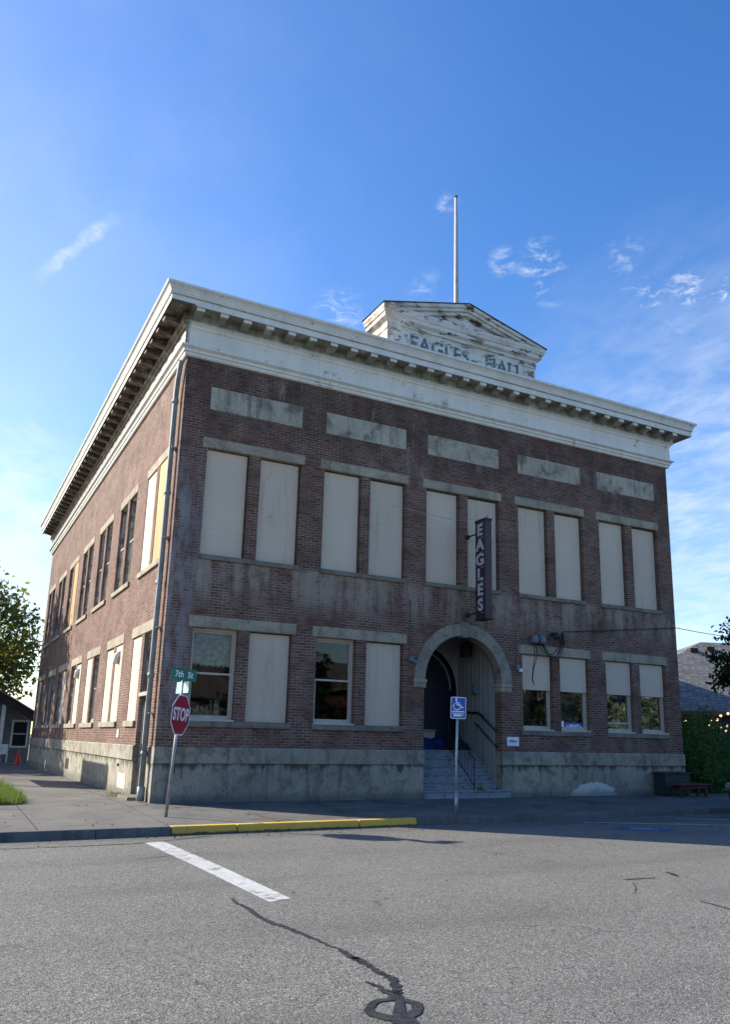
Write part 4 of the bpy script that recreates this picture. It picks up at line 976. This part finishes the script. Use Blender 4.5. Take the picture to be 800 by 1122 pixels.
def plate(z0,z1,half,deg,txt,mat,size,off,lab):
    c=onp((z0+z1)/2); Fp=frame(c,deg)
    h=(z1-z0)/2; m=MB(); m.box(-half,half,-h,h,-.0015+off,.0015+off); m.xf(Fp); p=m.build('street_name_plate',mat,st); p['label']=lab
    for sx_,rot in ((1,0),(-1,180)):
        text(p,'lettering',txt,size,MAT['signwhite'],Fp@Matrix.Rotation(R(rot),4,'Y')@Matrix.Translation((0,0,(.003+off) if rot==0 else (.003-off))),offset=.004,ext=.001,sx=.8)
    return p
plate(2.57,2.80,.265,-78,'7th  St',MAT['green'],.165,0,'green 7th St name plate at the top')
plate(2.335,2.55,.27,-170,'N St',MAT['sunlitgreen'],.15,0,'green name plate set crosswise, painted pale as if sunlit')
m=MB(); 
for z in (2.34,2.565): m.tube([onp(z-.02),onp(z+.03)],.024,8)
m.build('bracket',MAT['galv'],st)
hc=thing('parking_sign','blue and white wheelchair parking sign on a grey post at the kerb','sign',(5.43,-3.55,.08))
MB().tube([(5.43,-3.55,.0),(5.43,-3.55,1.2),(5.47,-3.55,2.47)],.026,12).build('post',MAT['galv'],hc)
MB().tube([(5.43,-3.55,.08),(5.43,-3.55,.55)],.034,12).build('post_sleeve',MAT['galv'],hc)
def rr(w_,h_,r_): 
    P=[]
    for sx_,sy_,a in ((1,1,0),(-1,1,90),(-1,-1,180),(1,-1,270)):
        for k in range(5): P.append((sx_*(w_-r_)+r_*math.cos(R(a+22.5*k)),sy_*(h_-r_)+r_*math.sin(R(a+22.5*k))))
    return P
Fh=frame(Vector((5.475,-3.55,2.235)),-113,Vector((.02,0,1)).normalized())
m=MB(); m.prism(rr(.165,.225,.03),lambda a,b,d:(a,b,d),.03,.034); m.xf(Fh); hp=m.build('sign_panel',MAT['signwhite'],hc)
m=MB(); m.prism(rr(.15,.21,.022),lambda a,b,d:(a,b,d),.0345,.036); m.xf(Fh); m.build('blue_face',MAT['blue'],hp)
m=MB(); z0=.0365
def disc(cx_,cy_,r_): m.prism([(cx_+r_*math.cos(2*math.pi*k/16),cy_+r_*math.sin(2*math.pi*k/16)) for k in range(16)],lambda a,b,d:(a,b,d),z0,z0+.002)
def bar(x0,y0,x1,y1,w_):
    dx,dy=x1-x0,y1-y0; l=math.hypot(dx,dy); nx,ny=-dy/l*w_/2,dx/l*w_/2
    m.prism([(x0+nx,y0+ny),(x0-nx,y0-ny),(x1-nx,y1-ny),(x1+nx,y1+ny)],lambda a,b,d:(a,b,d),z0,z0+.002)
disc(-.045,.175,.026); bar(-.045,.16,-.03,.065,.034); bar(-.04,.105,.03,.105,.02); bar(-.03,.065,.04,.06,.03); bar(.04,.065,.075,-.0,.026); bar(.07,.0,.11,.015,.022)
for k in range(13):
    a0=R(130+k*19); a1=R(130+(k+1)*19); bar(-.03+.075*math.cos(a0),.035+.075*math.sin(a0),-.03+.075*math.cos(a1),.035+.075*math.sin(a1),.020)
m.xf(Fh); m.build('wheelchair_symbol',MAT['signwhite'],hp)
m=MB(); z0=.0365; bar(-.13,-.075,.13,-.075,.022)
for k in range(7): bar(-.12+k*.035,-.112,-.098+k*.035,-.112,.022)
bar(-.10,-.155,.06,-.155,.045); bar(.09,-.13,.09,-.18,.02)
m.xf(Fh); m.build('sign_bands',MAT['signwhite'],hp)

# ------------------------------------------------------------------ at the entrance
def heap(name,label,cat,c,size,mat,seed,wr=.35):
    rnd=random.Random(seed); bm=bmesh.new(); bmesh.ops.create_icosphere(bm,subdivisions=4,radius=1)
    from mathutils import noise
    for v in bm.verts:
        p=v.co.copy(); k=1+wr*noise.noise(p*1.7+Vector((seed,0,0)))+.14*noise.noise(p*5+Vector((0,seed,0)))
        v.co=Vector((p.x*size[0]*k,p.y*size[1]*k,max(-.02,p.z*size[2]*k)))+Vector(c)
    m=MB(); m.bm(bm,True); return tag(m.build(name,mat,None,c),label,cat)
heap('sleeping_bag','crumpled bright blue sleeping bag on the left of the landing','sleeping bag',(7.62,1.62,1.31),(.55,.30,.30),MAT['fabricblue'],3)
heap('sleeping_bag','crumpled dark sleeping bag on the right of the landing','sleeping bag',(8.75,1.62,1.31),(.48,.30,.26),MAT['fabricdark'],11)
heap('blanket','blue blanket between the two sleeping bags','blanket',(8.30,1.75,1.31),(.30,.22,.34),MAT['fabricblue'],19)
cb=thing('cardboard_box','pale cardboard box standing behind the blue sleeping bag','box',(7.98,1.98,1.31))
MB().box(7.7,8.25,1.88,2.08,1.312,1.78,.008).build('carton',MAT['carton'],cb)
m=MB(); m.add([(7.7,1.88,1.78),(8.25,1.88,1.78),(8.27,1.80,1.86),(7.68,1.80,1.86)],[(0,1,2,3)]); m.build('flap',MAT['carton'],cb)
jg=thing('milk_crate','grey storage crate by the left jamb of the entrance','crate',(7.45,1.95,1.31))
m=MB(); m.box(7.22,7.62,1.85,2.1,1.312,1.74,.01); m.build('crate_body',MAT['pipe_grey'],jg); m=MB(); m.box(7.20,7.64,1.83,2.12,1.74,1.78,.008); m.build('lid',MAT['pipe_grey'],jg)
cn=MB(); 
for q,(x,h_) in enumerate(((8.36,.13),(8.44,.12),(8.52,.15))): cn.lathe([(0,0),(.034,0),(.034,h_*.8),(.022,h_*.9),(.014,h_),(0,h_)],(x,-.03,.335),10)
BOT=M('amber_bottle_glass',(.22,.12,.03),(.16,.09,.02),4,.2,0,.5)
for q,(x,h_) in enumerate(((8.40,.14),(8.49,.15))):
    b=MB(); b.lathe([(0,0),(.036,0),(.036,h_*.7),(.016,h_*.9),(.014,h_),(0,h_)],(x,-.06,.336),10)
    tag(b.build('bottle',BOT,None,(x,-.06,.336)),('left' if q==0 else 'right')+' one of two small amber bottles at the foot of the railing','bottle','bottles on the bottom step')

# dark planter box and red bench at the right end of the front
bx=thing('storage_box','dark green slatted storage box against the right end of the foundation','box',(15.1,-.3,.13))
m=MB(); m.box(14.62,15.60,-.52,-.08,.16,.74,.01)
for q in range(5): m.box(14.61,15.61,-.535,-.52,.19+q*.11,.28+q*.11,.004)
m.build('box_body',MAT['darkteal'],bx)
m=MB(); m.box(14.57,15.65,-.56,-.06,.74,.80,.01); m.build('lid',MAT['fascia'],bx)
for x in (14.66,15.5): MB().box(x,x+.06,-.5,-.12,.125,.16).build('foot',MAT['fascia'],bx)
be=thing('bench','low bench with faded red seat in front of the dark storage box','bench',(15.15,-.95,.12))
m=MB()
for q in range(3): m.box(14.50,15.82,-1.12+q*.125,-1.005+q*.125,.46,.50,.006)
m.build('seat',MAT['benchred'],be)
for x in (14.62,15.62):
    for y in (-1.08,-.80): MB().box(x,x+.07,y,y+.06,.118,.46).build('leg',MAT['fascia'],be)
for y in (-1.06,-.79): MB().box(14.69,15.62,y,y+.03,.36,.43).build('apron',MAT['fascia'],be)

# ------------------------------------------------------------------ vegetation
def leaves(m,pts,size,rnd,flat=.0,asp=.55):
    for p in pts:
        s_=size*rnd.uniform(.6,1.35)
        d=Vector((rnd.gauss(0,1),rnd.gauss(0,1),rnd.gauss(0,1)-flat)).normalized(); e=d.cross(Vector((rnd.gauss(0,1),rnd.gauss(0,1),rnd.gauss(0,1)))).normalized()
        f_=d.cross(e)*.25
        p=Vector(p); a=p-d*s_; b=p+e*s_*asp+f_*s_; c=p+d*s_; q=p-e*s_*asp+f_*s_
        m.add([a,b,c,q],[(0,1,2,3)])
def tree(name,label,base,height,crown,nl,leaf,mat,seed,size,trunk_r=.2,clumps=60,group=None,flatbias=.2):
    rnd=random.Random(seed); t=thing(name,label,'tree',base,group); bx_,by_,bz_=base
    cc=Vector((bx_+crown[0],by_+crown[1],bz_+crown[2])); rx,ry,rz=crown[3:]
    m=MB(); bend=[Vector((bx_,by_,bz_-.1)),Vector((bx_+.1,by_,bz_+height*.25)),Vector((bx_+crown[0]*.4,by_+crown[1]*.4,bz_+height*.5)),cc+Vector((0,0,rz*.4))]
    m.tube(bend,[trunk_r*1.25,trunk_r,trunk_r*.7,trunk_r*.2],10)
    cl=[]
    for k in range(clumps):
        while True:
            d=Vector((rnd.uniform(-1,1),rnd.uniform(-1,1),rnd.uniform(-1,1)))
            if .25<d.length<1: break
        d=d*(.55+.45*d.length)/max(.3,d.length)*rnd.uniform(.8,1.08)
        p=cc+Vector((d.x*rx,d.y*ry,d.z*rz)); cl.append(p)
        if k%2==0:
            s0=bend[1].lerp(bend[3],rnd.uniform(.2,.85)); mid=s0.lerp(p,.5)+Vector((rnd.uniform(-.2,.2),rnd.uniform(-.2,.2),rnd.uniform(-.1,.35)))
            m.tube([s0,mid,p],[trunk_r*.32,trunk_r*.18,.012],6,False)
            for q in range(3):
                e=p+Vector((rnd.gauss(0,.5),rnd.gauss(0,.5),rnd.gauss(0,.4))); m.tube([mid.lerp(p,.6),e],[.02,.006],5,False)
    m.build('trunk',MAT['bark'],t)
    lm=MB(); per=nl//clumps
    for p in cl:
        r_=rnd.uniform(.45,1.0)*min(rx,rz)*.30; sq=rnd.uniform(.5,.8)
        leaves(lm,[p+Vector((rnd.gauss(0,r_*.62),rnd.gauss(0,r_*.62),rnd.gauss(0,r_*.62*sq))) for _ in range(int(per*rnd.uniform(.6,1.4)))],leaf,rnd,flatbias)
    lm.build('crown',mat,t); return t
tree('street_tree','large tree turning yellow brown behind the far left end of the hall',(-5.2,37.5,-.05),12,(.6,0,6.5,5.4,4.8,5.0),24000,.16,MAT['leaf_autumn'],5,1,.24,230,'street trees')
tree('street_tree','street tree standing at the side street kerb left of the hall',(-8.4,28.5,-.06),12,(.6,0,8.2,3.9,4.6,4.4),13000,.17,MAT['leaf_autumn'],9,1,.2,110,'street trees')
tree('dark_tree','dark leafy tree at the right edge in front of the neighbouring house',(20.35,-.2,.13),7.6,(.45,.2,4.45,1.9,2.0,2.25),9000,.085,MAT['leaf_dark'],21,1,.12,90)
# hedge beside the hall
hg=thing('laurel_bush','dense green laurel bush between the hall and the neighbouring house','bush',(18.3,1.0,.13))
rnd=random.Random(33); lm=MB(); tm=MB()
lob=[(17.25,.75,1.2,.75,.8,1.25),(17.85,1.1,1.5,.9,.9,1.25),(18.7,1.2,1.25,.95,.9,1.15),(17.6,.5,.8,.95,.7,.85),(18.6,.6,.85,.95,.8,.85),(19.5,1.2,1.05,.9,.9,1.05),(17.15,1.4,1.5,.6,.6,1.0)]
for lx,ly,lz,a,b,c in lob:
    tm.tube([(lx,ly,.1),(lx+.05,ly,lz)],[.05,.02],6)
    for q in range(46):
        d=Vector((rnd.gauss(0,1),rnd.gauss(0,1),rnd.gauss(0,1))).normalized()*rnd.uniform(.70,1.10)
        cpt=Vector((lx+d.x*a,ly+d.y*b,max(.18,lz+d.z*c)))
        leaves(lm,[cpt+Vector((rnd.gauss(0,.13),rnd.gauss(0,.13),rnd.gauss(0,.13))) for _ in range(38)],.062,rnd,0,.42)
tm.build('stems',MAT['bark'],hg); lm.build('foliage',MAT['leaf_hedge'],hg)
# grass strip at the left
m=MB(); lawn=[(-5.8,.55),(-3.1,.18),(-2.75,.30),(-2.5,.62),(-2.38,1.1),(-2.36,8.4),(-2.5,8.65),(-5.8,8.7)]
m.add([(x,y,gh(x,y)+.006) for x,y in lawn],[tuple(range(len(lawn)))]); struct(m.build('lawn',MAT['soil']))
rnd=random.Random(2); gm=MB()
def inl(x,y): return y>.25+(.55 if x>-2.55 else 0)*(x+2.55)/.2 if x>-2.55 else y>.22 
cnt=0
while cnt<15000:
    x=rnd.uniform(-3.7,-2.33); y=.15+8.5*rnd.random()**1.5
    if not inl(x+rnd.gauss(0,.03),y+rnd.gauss(0,.05)): continue
    cnt+=1; h_=rnd.uniform(.06,.17)*(1.7 if rnd.random()<.12 else 1)*(.6+.8*abs(math.sin(x*7.3+y*2.1)*math.sin(y*5.7-x*3))); a=rnd.uniform(0,6.28); wv=.007; lx,ly=rnd.gauss(0,.055),rnd.gauss(0,.055); z=gh(x,y)
    gm.add([(x-wv*math.cos(a),y-wv*math.sin(a),z),(x+wv*math.cos(a),y+wv*math.sin(a),z),(x+lx,y+ly,z+h_)],[(0,1,2)])
go=gm.build('grass',MAT['grass']); struct(go,'stuff'); tag(go,'green grass growing on the strip beside the side street','grass')
wm=MB()
for q in range(420):
    if q<260: x=-abs(rnd.gauss(0,.13))-.02; y=rnd.choice([rnd.uniform(2.0,3.6),rnd.uniform(.6,.95),rnd.uniform(2,9)])
    else: x=-.05-abs(rnd.gauss(0,.3)); y=2.2+abs(rnd.gauss(0,.5))
    z=gh(x,y); h_=rnd.uniform(.02,.13)*(1 if q<260 else .4); a=rnd.uniform(0,6.28)
    wm.add([(x-.006,y-.006,z),(x+.01*math.cos(a),y+.01*math.sin(a),z),(x+rnd.gauss(0,.05),y+rnd.gauss(0,.05),z+h_)],[(0,1,2)])
wo=wm.build('weeds',MAT['weed']); struct(wo,'stuff'); tag(wo,'dry weeds along the foot of the side wall','weeds')
lm=MB(); leaves(lm,[(x,y,gh(x,y)+.012) for x,y in [(rnd.uniform(-5,12),rnd.uniform(-3.9,-.1)) for _ in range(90)]],.022,rnd); leaves(lm,[(rnd.uniform(-3,13),-4.18-abs(rnd.gauss(0,.25)),-.05) for _ in range(150)],.022,rnd)
leaves(lm,[(rnd.uniform(-4,9),rnd.uniform(-14,-5),-.052) for _ in range(60)],.014,rnd)
leaves(lm,[(rnd.uniform(-2.2,-.1),2+abs(rnd.gauss(0,6)),.09) for _ in range(40)],.02,rnd)
lo_=lm.build('fallen_leaves',MAT['weed']); struct(lo_,'stuff'); tag(lo_,'small fallen leaves scattered along kerb and pavement','leaves')

# ------------------------------------------------------------------ neighbours
LH=thing('neighbour_house','small grey house with dark brown sloping eave behind the left end of the hall','house',(-6,33,-.1))
HY=32.0; sl=.575; ex0=1.2; ez0=2.24
def zr(x): return ez0+(ex0-x)*sl
xr=-6.5
m=MB(); m.prism([(ex0,ez0-.02),(ex0,ez0-.36),(xr,zr(xr)-.85),(2*xr-ex0,ez0-.36),(2*xr-ex0,ez0-.02),(xr,zr(xr))],lambda a,b,d:(a,d,b),HY-.05,HY+.10); rfm=MB()
bb=m.build('bargeboard',MAT['fascia'],LH)
rfm.prism([(ex0+.05,ez0),(xr,zr(xr)+.02),(2*xr-ex0-.05,ez0),(2*xr-ex0-.05,ez0+.10),(xr,zr(xr)+.14),(ex0+.05,ez0+.10)],lambda a,b,d:(a,d,b),HY-.1,HY+10); rfm.build('roof',MAT['shingle'],LH)
m=MB(); m.prism([(ex0-.1,ez0-.30),(xr,zr(xr)-.36),(2*xr-ex0+.1,ez0-.30),(2*xr-ex0+.1,ez0-.05),(xr,zr(xr)-.05),(ex0-.1,ez0-.05)],lambda a,b,d:(a,d,b),HY+.11,HY+1.5); m.build('soffit',MAT['fascia'],LH)
m=MB(); m.prism([(.62,-.15),(-13,-.15),(-13,ez0-.1),(xr,zr(xr)-.2),(.62,ez0-.1)],lambda a,b,d:(a,d,b),HY+1.5,HY+9); m.build('wall',MAT['siding'],LH)
for x0,x1,z0,z1 in ((-.28,.42,.80,2.12),(-2.2,-1.2,.8,2.1)):
    m=MB(); yy=HY+1.5
    m.box(x0-.11,x0,yy-.05,yy,z0-.11,z1+.11); m.box(x1,x1+.11,yy-.05,yy,z0-.11,z1+.11); m.box(x0,x1,yy-.05,yy,z1,z1+.11); m.box(x0,x1,yy-.05,yy,z0-.11,z0)
    m.box(x0,x1,yy-.04,yy-.01,(z0+z1)/2-.025,(z0+z1)/2+.025)
    wo=m.build('window',MAT['white'],LH); m=MB(); m.box(x0,x1,yy-.03,yy-.022,z0,z1); m.build('pane',M('dark_window_pane',(.02,.025,.025),(.03,.035,.03),2,.1,0,.5),wo)
for x in (-.98,-3.4):
    m=MB(); m.box(x-.1,x+.1,HY+.15,HY+.35,-.1,zr(x)-.4,.01); m.box(x-.14,x+.14,HY+.11,HY+.39,-.1,.12,.01); m.build('porch_post',MAT['white'],LH)
pc=thing('plastic_chair','white plastic chair by the porch post of the grey house','chair',(-.85,30.6,-.03))
m=MB(); m.box(-1.07,-.63,30.4,30.84,.40,.44,.015); m.build('seat',MAT['white'],pc)
m=MB(); m.box(-1.07,-.63,30.80,30.85,.44,.92,.02); m.build('backrest',MAT['white'],pc)
for x in (-1.05,-.69):
    for y in (30.41,30.78): MB().box(x,x+.05,y,y+.05,-.03,.40).build('leg',MAT['white'],pc)
for x in (-1.08,-.66): MB().box(x,x+.05,30.42,30.82,.62,.65).build('armrest',MAT['white'],pc)
tc_=thing('traffic_cone','orange red traffic cone on the side pavement at the far end','cone',(-.38,27.3,-.01))
m=MB(); m.lathe([(.19,.03),(.16,.05),(.035,.70),(.03,.72),(0,.72)],(-.38,27.3,-.01),16); m.build('cone_body',MAT['cone'],tc_)
MB().box(-.60,-.16,27.08,27.52,-.008,.03,.01).build('cone_base',MAT['cone'],tc_)
# unseen panel on posts, added and sized to cast the shadow on the side wall
nb=thing('shadow_panel','unseen wooden panel on two posts, added to cast the side wall shadow','shadow panel',(-3.6,10.4,.08))
MB().box(-3.64,-3.56,8.95,13.4,1.85,3.55,.01).build('board',MAT['wood'],nb)
for y in (9.15,13.1): MB().box(-3.66,-3.54,y,y+.12,-.1,3.6).build('post',MAT['wood'],nb)
# across the street (behind the photographer): what the window panes mirror
def far_house(x,w_,h_,mat,lab):
    t=thing('street_house',lab,'house',(x,-38,0),'houses across the street')
    m=MB(); m.box(x-w_/2,x+w_/2,-44,-38,-.1,h_); m.build('wall',MAT[mat],t)
    m=MB(); m.prism([(-37.4,h_-.1),(-41,h_+2.4),(-44.6,h_-.1)],lambda a,b,d:(d,a,b),x-w_/2-.4,x+w_/2+.4); m.build('roof',MAT['shingle'],t)
    for q in (-.28,.05,.32):
        m=MB(); m.box(x+q*w_-.5,x+q*w_+.5,-38.0,-37.95,.9,2.3); wo=m.build('window',MAT['white'],t); m=MB(); m.box(x+q*w_-.42,x+q*w_+.42,-37.95,-37.93,.98,2.22); m.build('pane',MAT['black'],t)
far_house(8,13,4.2,'siding','long grey house across the street'); far_house(30,15,5.2,'redsiding','red brown house across the street'); far_house(52,16,4.8,'siding','grey house at the far end across the street'); far_house(-12,12,4.0,'redsiding','red brown house opposite the street corner')
src=None
for x,y,sc_,lab in ((16,-34,1.0,'tree across the street beside the long grey house'),(27,-35,1.15,'tree in front of the red brown house across the street'),(40,-34,1.1,'tree between two houses across the street'),(49,-34,1.25,'tree by the grey far house across the street'),(60,-36,1.3,'last tree across the street'),(-3,-34,1.1,'tree opposite the street corner')):
    if src is None:
        src=tree('yard_tree',lab,(x,y,-.05),7,(0,0,4.6,3.4,3.0,3.2),5000,.2,MAT['leaf_dark'],44,1,.2,60,'trees across the street'); o=src
    else:
        o=src.copy(); COL.objects.link(o); o['label']=lab; o.location=(x,y,-.05); o.rotation_euler=(0,0,x); 
        for ch in src.children: c2=ch.copy(); COL.objects.link(c2); c2.parent=o
    o.scale=(sc_,sc_,sc_)
# house to the right
RH=thing('neighbour_house','low red brown house with grey shingled hip roof right of the hall','house',(32,9,.1))
RM=Matrix.Translation((23.59,6.94,0))@Matrix.Rotation(R(-20),4,'Z')     # local x along the eave, y into the house
def rz(d): return 2.98+.5*d
def rbuild(m,name,mat,parent): return m.xf(RM).build(name,mat,parent)
xl,xrr,dr_,hx=-4.5,18.7,8.1,5.7
m=MB(); m.add([(xl,0,2.98),(xrr,0,2.98),(xrr-7.3,dr_,rz(dr_)),(hx,dr_,rz(dr_)),(xl,2*dr_,2.98),(xrr,2*dr_,2.98)],[(0,1,2,3),(0,3,4),(4,3,2,5),(1,5,2),(0,4,5,1)]); rbuild(m,'roof',MAT['shingle'],RH)
m=MB(); m.box(xl-.03,xrr,-.07,-.004,2.84,3.02); rbuild(m,'gutter',MAT['redsiding'],RH)
m=MB(); m.box(xl+.6,xrr-.6,.6,2*dr_-.6,-.1,2.97); rbuild(m,'wall',MAT['redsiding'],RH)
for u_,v_ in ((759,713.5),(777,712.0)):
    d=fw+rv*((u_-PPX)/FPX)-uv*((v_-PPY)/FPX)
    RI=RM.inverted(); o_=RI@Vector((cx,cy,cz)); dd=RI.to_3x3()@d; t=(2.98+.5*o_.y-o_.z)/(dd.z-.5*dd.y); p=o_+dd*t
    m=MB(); m.box(p.x-.22,p.x+.22,p.y-.2,p.y+.2,p.z-.12,p.z+.16,.03); rbuild(m,'roof_vent',MAT['fascia'],RH)
m=MB(); m.box(2.2,5.6,.56,.598,.9,2.75); wv_=rbuild(m,'window',MAT['purple'],RH); m=MB(); m.box(2.7,3.1,.54,.56,1.0,2.2); rbuild(m,'pane',MAT['curtain'],wv_)
sl_=thing('string_lights','string of warm lit bulbs under the eave of the right hand house','string lights',(27,8.95,2.7))
bl=[(62,617),(100,595),(62,652),(217,610),(205,642),(228,660),(258,608),(280,583),(280,655),(325,570),(320,645),(315,678)]
pts=[]
for a,b in bl:
    u_,v_=740+a/5.617,680+b/5.61; d=fw+rv*((u_-PPX)/FPX)-uv*((v_-PPY)/FPX); RI=RM.inverted(); o_=RI@Vector((cx,cy,cz)); dd=RI.to_3x3()@d; pts.append(Vector((cx,cy,cz))+d*((-.15-o_.y)/dd.y))
for p in pts:
    bm=bmesh.new(); bmesh.ops.create_icosphere(bm,subdivisions=2,radius=.055,matrix=Matrix.Translation(p)); m=MB(); m.bm(bm,True); m.build('bulb',MAT['bulb'],sl_)
m=MB(); q=sorted(pts,key=lambda p:p.x)
m.tube([p+Vector((0,.05,.05)) for p in q],.008,5); m.build('wire',MAT['rubber'],sl_)
# parked car
car=thing('parked_car','black car parked at the kerb by the right edge','car',(14.7,-5.4,-.06))
cyc=-5.45; hw=.88; x0=12.15
prof=[(0,.36,.50,.80),(.06,.30,.72,.86),(.25,.28,.84,.93),(.7,.27,.93,.97),(1.25,.26,1.0,.99),(1.75,.26,1.36,.985),(2.3,.26,1.45,.98),(3.2,.26,1.42,.98),(3.7,.27,1.1,.97),(4.25,.30,1.02,.93),(4.40,.40,.75,.85)]
m=MB(); rows=[]
for dx,zb,zt,k in prof:
    x=x0+dx; zs=min(zt,.95); h_=hw*k; tk=.72 if zt>1.05 else .93
    ring=[(-h_*.95,zb),(-h_,zb+.15),(-h_*1.0,(zb+zs)/2+.08),(-h_*.97,zs-.03),(-h_*tk,zt-.03 if zt>1.05 else zs),(-h_*tk*.8,zt),(h_*tk*.8,zt),(h_*tk,zt-.03 if zt>1.05 else zs),(h_*.97,zs-.03),(h_,(zb+zs)/2+.08),(h_,zb+.15),(h_*.95,zb)]
    rows.append([(x,cyc+a,b-.0) for a,b in ring])
nr=12; vs=[p for r_ in rows for p in r_]; fs=[(i*nr+k,i*nr+(k+1)%nr,(i+1)*nr+(k+1)%nr,(i+1)*nr+k) for i in range(len(rows)-1) for k in range(nr)]+[tuple(range(nr)),tuple((len(rows)-1)*nr+k for k in range(nr))]
m.add(vs,fs,True); body=m.build('body',MAT['car'],car)
for dx in (.85,3.5):
    for sgn in (-1,1):
        y=cyc+sgn*.80; m=MB(); m.lathe([(.20,-.1),(.31,-.1),(.335,-.06),(.335,.06),(.31,.1),(.20,.1)],(0,0,0),24); m.xf(Matrix.Translation((x0+dx,y,.275))@Matrix.Rotation(R(90),4,'X')); wh=m.build('wheel',MAT['tyre'],car)
        m=MB(); m.lathe([(0,-.08),(.08,-.085),(.20,-.07),(.20,.07),(.08,.085),(0,.08)],(0,0,0),20); m.xf(Matrix.Translation((x0+dx,y,.275))@Matrix.Rotation(R(90),4,'X')); m.build('rim',MAT['chrome'],wh)
for sgn in (-1,1):
    m=MB(); m.box(x0-.015,x0+.16,cyc+sgn*.68-.16,cyc+sgn*.68+.10*(1),.60,.73,.03); m.build('headlight',MAT['chrome'],car)
m=MB(); m.box(x0-.02,x0+.05,cyc-.45,cyc+.45,.42,.56,.02); m.build('grille',MAT['black'],car)
m=MB(); m.box(x0-.03,x0+.02,cyc-.80,cyc+.80,.565,.59,.008); m.build('bumper_trim',MAT['chrome'],car)
for sgn in (-1,1):
    m=MB(); ys=cyc+sgn*hw*.86
    m.add([(x0+1.55,ys,1.0),(x0+3.6,ys,1.0),(x0+3.2,cyc+sgn*hw*.735,1.34),(x0+1.85,cyc+sgn*hw*.735,1.34)],[(0,1,2,3)]); m.build('side_window',MAT['black'],car)
bpy.context.view_layer.update()
